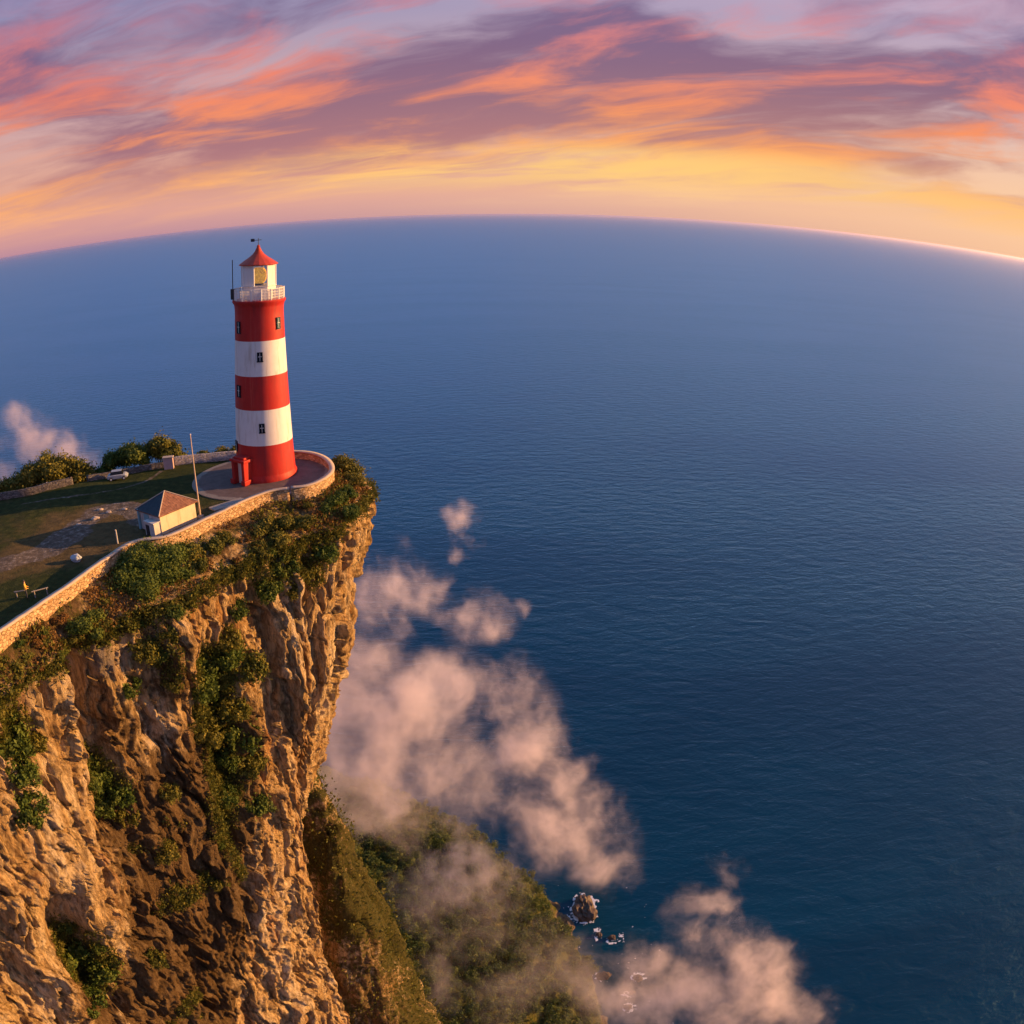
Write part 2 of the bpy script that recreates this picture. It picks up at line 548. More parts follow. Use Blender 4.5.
RELIEF = [  # along-lip, depth, widths, metres out (+) or in (-)
    (120.6, 4, .9, 4.5, -2.6), (120.0, 11, 1.3, 4.5, -2.8), (119.0, 17, 2.0, 4.5, -2.6), (117.6, 7, 1.3, 8, 1.1), (123.5, 5, 1.6, 4, .9),
    (116.5, 22, 2.2, 9, 1.2), (111.0, 22, 2.6, 12, 1.5), (108.0, 31, 2.0, 8, -3.2), (104.0, 26, 2.0, 12, 1.6), (111.5, 5.5, 2.2, 4.0, -2.2), (100, 24, 1.6, 14, -2.0),
    (130.8, 5, 2.2, 5.0, 2.6), (134.3, 8.5, 1.5, 4.0, -2.4), (135.2, 14, 1.8, 5, -3.0), (134.2, 21, 1.3, 5, -2.6), (132.0, 29, 1.1, 6, -2.0), (129.8, 37, 1.0, 7, -1.3),
    (126.6, 12, 1.3, 5, -1.6), (128.8, 16, 1.4, 6, 1.0), (124, 34, 7, 15, 2.6), (116, 44, 5, 12, 1.6),
    (143.8, 10, 1.0, 3.5, -1.8), (142.6, 5, 1.0, 3.0, -1.3), (146.0, 17, 2.4, 8, 1.1), (139.5, 22, 2.2, 12, 1.3), (137, 36, 2.0, 12, 1.1), (150.2, 6, .8, 5, -1.4), (153, 14, .8, 7, -1.0),
]


def build_cliff():
    fine_s = np.arange(88, 172, .155)
    S1 = np.r_[np.arange(0, 88, 2.0), fine_s, np.arange(172.5, LIP_LEN, 2.5), LIP_LEN]
    V1 = np.r_[np.arange(0, 82, .165), 82 + np.cumsum(np.linspace(.3, 12, 40))]
    V1 = V1[V1 < 340]; V1 = np.r_[V1, 345]
    SS, VV = np.meshgrid(S1, V1, indexing='ij')
    S, V = SS.ravel(), VV.ravel()
    P, N = cliff_base(S, V)
    dn = sstep(60, 90, S) * (1 - sstep(170, 200, S))
    q = np.stack([S, V, np.zeros(len(S))], 1)
    rel = bumps(S, V, RELIEF)
    # warp, then big blocks, vertical flutes, smaller broken rock
    wp = np.stack([fbm(P * .16 + 5, 3, 3), fbm(P * .16 + 31, 3, 4), fbm(P * .16 + 77, 3, 5)], 1) * 2.2
    Pw = P + wp
    h1, j1 = facets(Pw * np.array([.22, .22, .050]), 5)
    big = h1 * 1.5 - 1.1 * (1 - sstep(0, .07, j1))
    Pm = P + wp * .5
    h2, j2 = facets(Pm * np.array([.55, .55, .085]), 21)
    mid = h2 * .58 - .40 * (1 - sstep(0, .08, j2))
    h3, j3 = facets((P + wp * .8) * np.array([1.35, 1.35, .30]), 45)
    f2 = h3 * .26
    flute = -fbm(np.stack([Pw[:, 0] * .75, Pw[:, 1] * .75, Pw[:, 2] * .09], 1), 5, 40, .55, ridged=True) * .60
    crack = fbm(np.stack([Pw[:, 0] * .42, Pw[:, 1] * .42, Pw[:, 2] * .035], 1) + 50, 3, 46, .5, ridged=True)
    flute = flute - 1.3 * sstep(.66, .84, crack)
    f3 = -fbm(Pw * np.array([2.6, 2.6, .6]) + 3, 3, 80, .65, ridged=True) * .11
    smoothz = sstep(-.05, .40, fbm(P * .09 + 40, 2, 99) + .35 * np.exp(-((S - 139) / 5) ** 2 - ((V - 4) / 6) ** 2) + .35 * np.exp(-((S - 113) / 4) ** 2 - ((V - 24) / 9) ** 2))
    big = big * (1 - .55 * sstep(147, 151, S))
    disp = rel + (big * .9 + mid) * (1 - .5 * smoothz) + f2 + flute * (.6 + .8 * smoothz) + f3
    pits = sstep(.34, .46, fbm(P * np.array([1.3, 1.3, .35]) + 70, 4, 123, .6))
    disp -= pits * .22
    fall = sstep(-.5, 2.5, V)
    disp *= (.35 + .65 * fall) * (.35 + .65 * dn)
    far = sstep(90, 180, V)
    disp += far * fbm(P * .035, 4, 200) * 9
    tang = np.stack([-N[:, 1], N[:, 0], np.zeros(len(S))], 1)
    P2 = P + N * disp[:, None] + tang * (fbm(P * .5 + 200, 3, 31) * .5 * fall)[:, None]
    P2[:, 2] += fbm(P * .45 + 100, 3, 32) * .6
    # attributes
    line = 131 - (V - 20) * .42
    edge = np.interp(V, [0, 24, 32, 47, 63, 90], [146, 142.0, 142.0, 138.0, 131.5, 122])
    wdt = np.where(S < line, 15.0, 10.5)
    earth = np.exp(-((S - line) / wdt) ** 4) * sstep(9, 20, V) * (1 - sstep(edge - 3.0, edge - 1.0, S)) * 1.05
    earth = np.maximum(earth, .75 * np.exp(-((S - 129.5) / 3.0) ** 2 - ((V - 6) / 6) ** 2))
    earth = np.maximum(earth, .55 * np.exp(-((S - 124) / 3.0) ** 2 - ((V - 12) / 9) ** 2))
    earth = np.maximum(earth, .8 * np.exp(-((S - 106.5) / 3.0) ** 2 - ((V - 38) / 13) ** 2))
    earth += .25 * fbm(P * .12 + 11, 3, 77)
    veg = 1.0 * (1 - sstep(.3, 2.6, V + 1.2 * fbm(P * .35, 3, 55)))
    veg = np.maximum(veg, bumps(S, V, [(135, 11, 3.2, 5, 1.0), (134.4, 19, 2.0, 7, .9), (131.5, 28, 1.8, 8, .7), (119.5, 14, 2.0, 4, .9), (108, 31, 3, 7, .9), (112, 4.5, 3, 3, .8), (146, 3, 5, 2.2, .6), (152, 5, 3, 4, .5), (129.5, 5, 1.6, 6, .55), (126, 27, 9, 9, .35), (118, 47, 8, 12, .35)]))
    veg += .25 * sstep(.15, .5, fbm(P * .22 + 60, 4, 88)) * dn
    veg = np.maximum(veg, .8 * far * sstep(-.3, .3, fbm(P * .03 + 4, 3, 12)))
    grey = .35 * fbm(P * .2 + 33, 3, 66) + bumps(S, V, [(123.5, 3, 2.0, 3, .6), (113, 1.5, 4, 2.0, .6), (150.3, 11, 1.2, 4, .7), (155, 13, 1.5, 6, .5), (133, 24, 3, 5, .4), (120, 24, 4, 8, .25)])
    nu, nv = SS.shape
    # shoulder: from the lip up to the parapet
    K = 26
    tt = (np.arange(K) / K)[::1]                       # 0 at the wall .. 1 at the lip
    Wp = wall_at(S1)
    P2g = P2.reshape(nu, nv, 3)
    lip = P2g[:, 0, :]
    sh = np.zeros((nu, K, 3))
    for k, t in enumerate(tt):
        sh[:, k, :2] = Wp * (1 - t) + lip[:, :2] * t
        sh[:, k, 2] = (TOP - .35) * (1 - t ** 1.15) + lip[:, 2] * t ** 1.15
    shf = sh.reshape(-1, 3)
    tk = np.tile(tt, nu)
    shf[:, 2] += (fbm(shf * .5, 5, 301, .6) * .55 - fbm(shf * .8, 4, 305, .6, ridged=True) * .45 * tk) * np.sin(np.pi * tk) ** .6
    allP = np.concatenate([shf.reshape(nu, K, 3), P2g], 1)
    def cat(a, b):
        return np.concatenate([a.reshape(nu, K), b.reshape(nu, nv)], 1).ravel()
    shveg = .40 + .6 * fbm(shf * .3, 4, 302) - .45 * sstep(.45, 1.0, tk)
    shearth = .55 + .6 * fbm(shf * .25 + 8, 3, 303) - .35 * sstep(.5, 1.0, tk)
    F = grid_faces(nu, nv + K)
    o = mesh_np('cliff', allP.reshape(-1, 3), F, ROCK, smooth=False,
                attrs={'earth': cat(shearth, earth), 'veg': cat(shveg, veg), 'grey': cat(shf[:, 2] * 0 + .2, grey)})
    tag(o, kind='structure')      # flat faces keep the fractured edges crisp
    return S1, V1, P2g, N.reshape(nu, nv, 3), shf.reshape(nu, K, 3), veg.reshape(nu, nv), tt


CL_S, CL_V, CL_P, CL_N, CL_SH, CL_VEG, CL_T = build_cliff()


def cliff_pt(s, v):
    i = int(np.argmin(abs(CL_S - s))); j = int(np.argmin(abs(CL_V - v)))
    return Vector(CL_P[i, j]), Vector(CL_N[i, j])


def shoulder_pt(s, t):
    i = int(np.argmin(abs(CL_S - s))); j = int(np.argmin(abs(CL_T - t)))
    return Vector(CL_SH[i, j])


# ------------------------------------------------------------------ plateau ground
def inside(poly, X, Y):
    r = np.zeros(len(X), bool)
    x0, y0 = poly[-1]
    for x1, y1 in poly:
        c = ((y1 > Y) != (y0 > Y)) & (X < (x0 - x1) * (Y - y1) / (y0 - y1 + 1e-12) + x1)
        r ^= c
        x0, y0 = x1, y1
    return r


TRACK = catmull([(-75, 40), (-60, 54), (-52.5, 61.5), (-48.8, 66), (-47.2, 72), (-47.3, 78), (-45.0, 80.5), (-41.5, 78), (-39.6, 75.4)], 10)
PATH = catmull([(-60, 81.0), (-54.8, 83.0), (-49.5, 85.4), (-46.0, 88.6), (-45.0, 93)], 10)
TOWER = np.array([-29.9, 91.2])


def dist_poly(X, Y, C):
    d = np.full(len(X), 1e9)
    for a, b in zip(C[:-1], C[1:]):
        ab = b - a
        t = np.clip(((X - a[0]) * ab[0] + (Y - a[1]) * ab[1]) / (ab @ ab + 1e-9), 0, 1)
        d = np.minimum(d, np.hypot(X - a[0] - t * ab[0], Y - a[1] - t * ab[1]))
    return d


def ground_z(X, Y):
    p = np.stack([X, Y, np.zeros(len(X))], 1)
    flat = sstep(9.0, 14, np.hypot(X - TOWER[0], Y - TOWER[1])) * sstep(3.5, 7, np.hypot(X + 36.2, Y - 73.8))
    return TOP + (fbm(p * .09, 3, 401) * .40 + fbm(p * .45, 3, 402) * .09) * flat


def gz(x, y):
    return float(ground_z(np.array([float(x)]), np.array([float(y)]))[0])


def build_ground():
    poly = np.vstack([WALC, [(-240, -58)]])
    xs = np.r_[np.arange(-238, -80, 2.0), np.arange(-80, -19.9, .4)]
    ys = np.r_[np.arange(-60, 30, 2.0), np.arange(30, 99, .4)]
    XX, YY = np.meshgrid(xs, ys, indexing='ij')
    X, Y = XX.ravel().copy(), YY.ravel().copy()
    ins = inside(poly, X, Y).reshape(XX.shape)
    F = grid_faces(*XX.shape)
    insf = ins.ravel()[F].any(1)
    F = F[insf]
    used = np.unique(F)
    out = used[~ins.ravel()[used]]
    # pull outside corners on to the wall line
    Cw = resample(WALC, np.arange(0, 420, .1))
    for k in out:
        j = np.argmin((Cw[:, 0] - X[k]) ** 2 + (Cw[:, 1] - Y[k]) ** 2)
        if (Cw[j, 0] - X[k]) ** 2 + (Cw[j, 1] - Y[k]) ** 2 < 9:
            X[k], Y[k] = Cw[j]
    Z = ground_z(X, Y)
    dt = dist_poly(X, Y, TRACK); dp = dist_poly(X, Y, PATH)
    p = np.stack([X, Y, X * 0], 1)
    tr = 1 - sstep(1.0, 2.8, dt + fbm(p * .35, 4, 410) * 2.0)
    tr = np.maximum(tr, (1 - sstep(.15, .5, dp + fbm(p * .8, 2, 411) * .25)) * .7)
    dry = np.clip(.35 + .8 * fbm(p * .07 + 3, 4, 412) + .5 * np.exp(-(dt / 6) ** 2), 0, 1)
    remap = -np.ones(len(X), int); remap[used] = np.arange(len(used))
    m_, T = new_mat('turf')
    pos = T.n('NewGeometry').outputs['Position']
    a_t = T.n('Attribute', {'attribute_name': 'track'}).outputs['Fac']
    a_d = T.n('Attribute', {'attribute_name': 'dry'}).outputs['Fac']
    n1 = T.noise(pos, 1.1, 7, .7); n2 = T.noise(pos, .35, 5, .6)
    green = T.ramp(n1, [(.3, (.018, .028, .008)), (.55, (.042, .054, .015)), (.75, (.085, .088, .028))])
    dryc = T.ramp(n1, [(.3, (.065, .050, .022)), (.7, (.15, .11, .05))])
    g = T.mix(T.mr(T.m('ADD', a_d, T.m('SUBTRACT', n2, .5)), .45, .95), green, dryc)
    dirt = T.ramp(T.noise(pos, 1.7, 7, .7), [(.3, (.07, .056, .044)), (.52, (.14, .115, .092)), (.68, (.34, .30, .26))])
    f = T.mr(T.m('ADD', a_t, T.m('MULTIPLY', T.m('SUBTRACT', n1, .5), 1.1)), .35, .7)
    g = T.mix(f, g, dirt)
    out_surf(T, g, .95, bump(T, T.m('ADD', n1, T.noise(pos, 6, 5, .7)), .9, .25), spec=.1)
    o = mesh_np('ground', np.stack([X, Y, Z], 1)[used], remap[F], m_, smooth=True, attrs={'track': tr[used], 'dry': dry[used]})
    tag(o, kind='structure')


build_ground()

# ------------------------------------------------------------------ sea, coast and wooded slope
SHORE = np.array([(70, -260), (58, -60), (56, 60), (56, 150), (51, 205), (46.5, 235), (41, 262), (35, 285), (27, 318), (8, 345), (-12, 366), (-45, 388), (-95, 415), (-170, 430), (-300, 400)], float)
SHOREC = catmull(SHORE, 8)
SPUR = np.array([(-66, 124, 292), (-50, 120, 282), (-40, 116, 275), (-35, 112, 268.5), (-33.0, 108.5, 258), (-32.5, 105, 244), (-36, 101, 227), (-38.5, 98, 212), (-41, 95, 190), (-42, 92, 160), (-42, 89, 130), (-38, 84, 100)], float)
SPURC = catmull(SPUR, 8)


def land_z(X, Y):
    d = dist_poly(X, Y, SHOREC)
    poly = np.vstack([SHOREC, [(-300, -260)]])
    ins = inside(poly, X, Y)
    p = np.stack([X, Y, X * 0], 1)
    d = d + fbm(p * .03, 4, 501) * 9 + fbm(p * .12, 4, 502, .6) * 5.5
    z = 40 * (1 - np.exp(-np.clip(d, 0, None) / 15)) + .34 * np.clip(d - 4, 0, None)
    z += fbm(p * .018, 4, 503) * 12 * sstep(8, 50, d) + fbm(p * .09, 4, 504, ridged=True) * 2.2 * sstep(2, 12, d)
    z += np.clip(95 - np.hypot(X + 40, Y - 90), 0, None) * .35
    return np.where(ins, z, -np.minimum(d, 20) * .6)


LG = {}
def land_at(x, y):
    X, Y, Z = LG['g']
    i = min(max(int((x - X[0]) / 1.6), 0), len(X) - 1); j = min(max(int((y - Y[0]) / 1.6), 0), len(Y) - 1)
    return float(Z[i, j])


def build_land():
    xs = np.arange(-300, 96, 1.6); ys = np.arange(-200, 440, 1.6)
    XX, YY = np.meshgrid(xs, ys, indexing='ij')
    X, Y = XX.ravel(), YY.ravel()
    Z = land_z(X, Y)
    LG['g'] = (xs, ys, Z.reshape(XX.shape))
    m_, T = new_mat('wooded_slope')
    pos = T.n('NewGeometry').outputs['Position']
    nz = T.n('SeparateXYZ', None, _0=T.n('NewGeometry').outputs['Normal']).outputs[2]
    z = T.n('SeparateXYZ', None, _0=pos).outputs[2]
    n1 = T.noise(pos, .18, 8, .68); n2 = T.noise(T.mapping(pos, scale=(1, 1, .4)), .5, 7, .7)
    grass = T.ramp(n1, [(.3, (.024, .036, .009)), (.5, (.065, .074, .016)), (.68, (.15, .130, .032))])
    rock = T.ramp(n2, [(.3, (.06, .045, .03)), (.5, (.17, .13, .085)), (.7, (.32, .25, .17))])
    f = T.m('MAXIMUM', T.mr(T.m('ADD', nz, T.m('MULTIPLY', T.m('SUBTRACT', n2, .5), .7)), .40, .20), T.mr(z, 6, 2.5))
    g = T.mix(f, grass, rock)
    out_surf(T, g, .95, bump(T, T.m('ADD', n1, T.noise(pos, .9, 6, .7)), 1.0, 2.2), spec=.1)
    o = mesh_np('slope', np.stack([X, Y, Z], 1), grid_faces(*XX.shape), m_, smooth=True)
    tag(o, kind='structure')


build_land()


def spur_z(X, Y):
    z = np.full(len(X), -50.0)
    p = np.stack([X, Y, X * 0], 1)
    for (a, b, c) in SPURC[::3]:
        z = np.maximum(z, c - 5.5 * np.maximum(np.hypot(X - a, Y - b) - 2.0, 0))
    return z


def build_spur():
    xs = np.arange(-85, 10, .34); ys = np.arange(60, 150, .34)
    XX, YY = np.meshgrid(xs, ys, indexing='ij')
    X, Y = XX.ravel(), YY.ravel()
    Z = spur_z(X, Y)
    P = np.stack([X, Y, Z], 1)
    gx, gy = np.gradient(Z.reshape(XX.shape), .34)
    N = np.stack([-gx.ravel(), -gy.ravel(), np.ones(len(X))], 1); N /= np.linalg.norm(N, axis=1)[:, None]
    d1, d2, cid = worley(P * np.array([.16, .16, .07]), 61)
    disp = (cid - .5) * 3.6 * sstep(0, .15, d2 - d1) + fbm(P * np.array([.25, .25, .12]), 5, 62, .6) * 2.4 + fbm(P * np.array([.8, .8, .2]), 3, 63, ridged=True) * .6
    low = P[:, 2] < 60
    P2 = P + N * disp[:, None]
    veg = .66 + .55 * fbm(P * .07, 4, 64) + .35 * sstep(.42, .6, N[:, 2])
    F = grid_faces(*XX.shape)
    F = F[(Z[F] > 60).all(1)]
    used = np.unique(F); rm = -np.ones(len(X), int); rm[used] = np.arange(len(used))
    o = mesh_np('lower_buttress', P2[used], rm[F], ROCK, smooth=True, attrs={'earth': (.45 + .4 * fbm(P * .1, 3, 65))[used], 'veg': veg[used], 'grey': np.zeros(len(used))})
    tag(o, kind='structure')
    return P2[used], N[used], veg[used]


SP_P, SP_N, SP_V = build_spur()

SEA_ROCKS = [  # x, y, length, width, height
    (41.5, 321, 13, 20, 5.5), (56.2, 297.2, 4.2, 3.6, 1.6), (49.6, 268.8, 7, 5.5, 1.8), (67.3, 266.6, 5.5, 5, 1.2), (63.5, 256.2, 3.2, 2.6, .8), (60, 246, 4.5, 3, 1.0), (49, 300, 3.0, 4.5, 1.2)]


def build_sea():
    m_, T = new_mat('sea_water')
    pos = T.n('NewGeometry').outputs['Position']
    p2 = T.mapping(pos, rot=(0, 0, R(-28)), scale=(.45, 1, 1))
    w1 = T.noise(p2, .085, 4, .55, .4)
    w2 = T.noise(T.mapping(pos, rot=(0, 0, R(-40)), scale=(.5, 1, 1)), .30, 5, .62, .3)
    w3 = T.noise(T.mapping(pos, rot=(0, 0, R(-15)), scale=(.6, 1, 1)), 1.1, 4, .6, .2)
    wind = T.noise(T.mapping(pos, rot=(0, 0, R(-20)), scale=(.3, 1, 1)), .0035, 5, .6, .5)
    h = T.m('ADD', T.m('MULTIPLY', w1, 3.0), T.m('MULTIPLY', w2, .80))
    h = T.m('ADD', h, T.m('MULTIPLY', w3, .09))
    bp = T.n('Bump', None, Strength=1.0, Distance=T.mr(wind, .3, .7, .45, .9), Height=h).outputs[0]
    # shallow water near the coast is greener; foam sits round the rocks
    deep = T.mix(T.mr(wind, .35, .65), (.0001, .022, .050), (.0002, .040, .082))
    foam = None; shal = None
    fn = T.noise(pos, .45, 6, .75, .6)
    for (x, y, l, w, hh) in SEA_ROCKS:
        d = T.vm('LENGTH', T.vm('MULTIPLY', T.vm('SUBTRACT', pos, (x, y, 0)), (2 / l, 2 / w, 0)))
        r_ = (l + w) / 4
        a = T.mr(d, 1 + 3.2 / r_, .8, 0, 1)
        s_ = T.mr(d, 1 + 34 / r_, 1, 0, 1)
        foam = a if foam is None else T.m('MAXIMUM', foam, a)
        shal = s_ if shal is None else T.m('MAXIMUM', shal, s_)
    foam = T.mr(T.m('ADD', T.m('MULTIPLY', foam, .60), fn), 1.3, 1.4)
    c = T.mix(T.m('MULTIPLY', shal, .6), deep, (.001, .030, .038))
    c = T.mix(foam, c, (.62, .64, .68))
    body = T.n('BsdfDiffuse', None, Color=c)
    fr = T.n('Fresnel', None, IOR=1.333, Normal=bp).outputs[0]
    # a wind-roughened sea never mirrors fully at grazing angles: its slopes keep facing the high blue sky
    fr = T.m('MULTIPLY', T.mr(fr, 0.02, .42, .022, .74, False), T.m('SUBTRACT', 1, foam))
    gl = T.n('BsdfGlossy', None, Color=(.30, .66, 1.0), Roughness=.34, Normal=bp)
    T.n('OutputMaterial', None, Surface=T.n('MixShader', None, _0=fr, _1=body.outputs[0], _2=gl.outputs[0]).outputs[0])
    # one sheet of rings out to the horizon
    rr = [0, 300, 700, 1500, 4000, 12000, 40000, 150000, 600000]
    n = 96
    V = [(0, 0, 0)]
    for r_ in rr[1:]:
        V += [(r_ * math.cos(2 * math.pi * k / n), r_ * math.sin(2 * math.pi * k / n), 0) for k in range(n)]
    F = []
    for k in range(n):
        F.append((0, 1 + k, 1 + (k + 1) % n))
    for j in range(len(rr) - 2):
        a, b = 1 + j * n, 1 + (j + 1) * n
        F += [(a + k, b + k, b + (k + 1) % n, a + (k + 1) % n) for k in range(n)]
    me = bpy.data.meshes.new('sea'); me.from_pydata(V, [], F); me.update()
    tag(link('sea', me, m_), kind='structure')


build_sea()

SEAROCK = plain('wet_rock', (.085, .055, .04), .6, .35, .6, bmp=.8)


def blob_rock(name, loc, size, mat, seed, rough=.28, sub=4, **k):
    bm = bmesh.new()
    bmesh.ops.create_icosphere(bm, subdivisions=sub, radius=.5)
    me = bpy.data.meshes.new(name); bm.to_mesh(me); bm.free()
    V = np.array([v.co[:] for v in me.vertices])
    q = V * 2.6 + seed * 3.7
    d1, d2, cid = worley(q, seed)
    V2 = V * (1 + fbm(q, 4, seed, .6)[:, None] * rough * 2 + (cid - .5)[:, None] * rough)
    V2 *= np.array(size)
    me.vertices.foreach_set('co', V2.astype(np.float32).ravel())
    me.update()
    o = link(name, me, mat)
    o.location = loc
    return tag(o, **k)


rk = ['large brown rock off the foot of the coast, wrapped in white foam', 'small lone rock out in the dark water, right of the big foam-edged rock',
      'low rock under thin cloud hard by the coast ridge', 'flat rock ringed by the brightest white foam', 'tiny rock just below the bright foam ring', 'low rock nearest the lower edge of the view', 'narrow rock close below the large brown rock']
for i, (x, y, l, w, h) in enumerate(SEA_ROCKS):
    blob_rock('sea_rock', (x, y, h * .1), (l, w, h * 2.2), SEAROCK, 31 + i, label=rk[i], cat='rock', group='rocks off the coast')

def surf():
    """broken white water round the rocks and along the foot of the coast"""
    xs = np.arange(20, 84, .30); ys = np.arange(228, 345, .30)
    XX, YY = np.meshgrid(xs, ys, indexing='ij')
    X, Y = XX.ravel(), YY.ravel()
    p = np.stack([X, Y, X * 0], 1)
    Zl = land_z(X, Y)
    near_shore = np.exp(-np.clip(-Zl / .6, 0, None) / 2.5) * (Zl < .4)
    k = near_shore * (.55 + .9 * fbm(p * .05, 2, 950))
    for i, (x, y, l, w, h) in enumerate(SEA_ROCKS):
        d = np.hypot((X - x) / (l / 2), (Y - y) / (w / 2))
        rr_ = (l + w) / 4
        reach = 1 + (2.6 + 5.0 * fbm(p * .16 + i, 2, 951 + i)) / rr_ * 1.5
        k = np.maximum(k, .95 * (1 - sstep(1.0, np.maximum(reach, 1.05), d)))
    k = k * (.62 + .95 * fbm(p * .09 + 30, 2, 966))
    n = fbm(p * np.array([.55, .55, 1]), 5, 960, .65, ridged=True) + .35 * fbm(p * .22, 3, 961)
    on = (k + n * 1.15) > .98
    F = grid_faces(*XX.shape)
    F = F[on[F].sum(1) >= 3]
    used = np.unique(F); rm = -np.ones(len(X), int); rm[used] = np.arange(len(used))
    Z = .05 + .22 * np.abs(fbm(p * .9, 3, 962)) * on
    o = mesh_np('surf', np.stack([X + .12 * fbm(p * 2.1, 2, 963), Y + .12 * fbm(p * 2.3, 2, 964), Z], 1)[used], rm[F], plain('foam_white', (.72, .74, .78), .7, .08, 2))
    tag(o, kind='stuff')


surf()

# ------------------------------------------------------------------ foliage
def leaf_cloud(centres, radii, per, size, seed, squash=1.0, droop=.0):
    """many small bent leaf sprays spread through lobes; returns V, F, tint"""
    r = np.random.default_rng(seed)
    Vs, tint = [], []
    for c, rad, n in zip(centres, radii, per):
        d = r.normal(size=(n, 3)); d /= np.linalg.norm(d, axis=1)[:, None]
        el_ = 1 + .35 * r.normal(size=3) * np.array([1, 1, .6])
        rr = rad * (r.uniform(0.1, 1.0, n) ** .45) * (1 + .28 * np.abs(r.normal(size=n)) ** 1.5)
        p = np.asarray(c) + d * rr[:, None] * np.array([1, 1, squash]) * np.abs(el_)
        nrm = d + r.normal(size=(n, 3)) * .55
        nrm /= np.linalg.norm(nrm, axis=1)[:, None]
        a = np.cross(nrm, r.normal(size=(n, 3))); a /= np.linalg.norm(a, axis=1)[:, None]
        b = np.cross(nrm, a)
        s = size * r.uniform(.5, 1.6, n)[:, None]
        q = np.stack([p - a * s, p - b * s * .55 + nrm * s * .15, p + a * s, p + b * s * .55 + nrm * s * .15], 1)
        Vs.append(q.reshape(-1, 3))
        t = r.uniform(0, 1) * .55 + r.uniform(0, .55, n)
        tint.append(np.repeat(t, 4))
    V = np.vstack(Vs)
    F = np.arange(len(V)).reshape(-1, 4)
    return V, F, np.concatenate(tint)


def bush_meshes(kind, seed, R0=1.0, H=.8, lobes=26, leaves=2600, size=.075):
    """unit bush about 2 m across; returns root-relative crown and stem meshes"""
    r = np.random.default_rng(seed)
    cs, rs, per = [], [], []
    for k in range(lobes):
        a = r.uniform(0, 2 * math.pi); q = math.sqrt(r.uniform(0, 1)) * .85 * R0
        z = H * (.15 + .75 * r.uniform(0, 1)) * math.sqrt(max(.05, 1 - (q / R0) ** 2))
        rad = r.uniform(.16, .34) * R0
        cs.append((q * math.cos(a), q * math.sin(a), z)); rs.append(rad); per.append(int(leaves / lobes * (rad / (.25 * R0)) ** 2))
    V, F, t = leaf_cloud(cs, rs, per, size, seed, .85)
    return V, F, t, cs


def stems(cs, r0, h0=0.0, n=None):
    mb = MB()
    for c in cs[:n]:
        c = Vector(c)
        m = c * .5 + Vector((0, 0, -.05 * c.length)); m.z = max(m.z, .05)
        mb.tube((c.x * .05, c.y * .05, h0 - .25), m, r0, r0 * .7, 5)
        mb.tube(m, c, r0 * .7, r0 * .3, 5)
    return mb


BUSH_VARIANTS = []
def prep_bushes():
    for i, (sd_, H, lobes) in enumerate([(1, .75, 26), (2, .95, 30), (3, .6, 22), (4, .85, 34)]):
        V, F, t, cs = bush_meshes('b', sd_ * 13, H=H, lobes=lobes)
        BUSH_VARIANTS.append((V, F, t, cs))


prep_bushes()
BUSH_CACHE = {}
def bush(loc, sx, sy, sz, mat, variant, name='bush', lean=None, **k):
    """crown and stems; mesh data shared between repeats of one variant and leaf colour"""
    key = (variant % 4, mat.name)
    if key not in BUSH_CACHE:
        V, F, t, cs = BUSH_VARIANTS[variant % 4]
        crown = mesh_np('crown', V, F, mat, attrs={'tint': t})
        st = stems(cs, .03, n=14).build('stem', BARK)
        BUSH_CACHE[key] = (crown, st)
        c1, s1 = crown, st
    else:
        c0, s0 = BUSH_CACHE[key]
        c1, s1 = c0.copy(), s0.copy()
        COL.objects.link(c1); COL.objects.link(s1)
    root = empty(name, loc, random.uniform(0, 6.28), **k)
    if lean is not None:
        q = Vector((0, 0, 1)).rotation_difference(lean.normalized())
        root.rotation_euler = (q @ Quaternion((0, 0, 1), random.uniform(0, 6.28))).to_euler()
    root.scale = (sx, sy, sz)
    c1.parent = root; s1.parent = root
    return root


def big_bush(name, loc, lobes, mat, seed, leaf=.13, dens=260, **k):
    """one-off bush made of explicit lobes (dx, dy, dz, r)"""
    r = np.random.default_rng(seed)
    cs, rs, per = [], [], []
    for (dx, dy, dz, rad) in lobes:
        for j in range(7):
            o = r.normal(size=3); o /= np.linalg.norm(o); o[2] = abs(o[2]) * .8
            c = np.array([dx, dy, dz]) + o * rad * .62
            rr = rad * r.uniform(.32, .55)
            cs.append(tuple(c)); rs.append(rr); per.append(int(dens * rr * rr * 4))
    V, F, t = leaf_cloud(cs, rs, per, leaf, seed, .85)
    root = empty(name, loc, 0, **k)
    mesh_np('crown', V, F, mat, root, attrs={'tint': t})
    stems([c for c in cs[::3]], .06).build('stem', BARK, root)
    return root

# ------------------------------------------------------------------ built things on the plateau
WHITE = plain('white_paint', (.70, .69, .67), .55, .05, 1.2, bmp=.3, dirt=((.44, .38, .31), .6), streak=((.42, .30, .20), .45))
RED = plain('red_paint', (.44, .020, .016), .55, .16, .7, bmp=.25, dirt=((.26, .022, .022), .8), streak=((.50, .10, .07), .45))
RED_ROOF = plain('red_roof_paint', (.46, .055, .020), .45, .12, 1.2, dirt=((.22, .03, .02), .5))
DARK = plain('dark_iron', (.035, .035, .04), .5, .2, 3)
RAIL = plain('white_railing_paint', (.74, .74, .72), .5, .05, 3)
WINDOW = plain('dark_window_glass', (.012, .014, .018), .12, .1, 3)
BRASS = plain('brass_lens', (.90, .62, .08), .35, .1, 6, metal=.0)
PLASTER = plain('sunlit_plaster', (.66, .56, .40), .8, .08, 1.4, bmp=.3, dirt=((.42, .31, .19), .6))
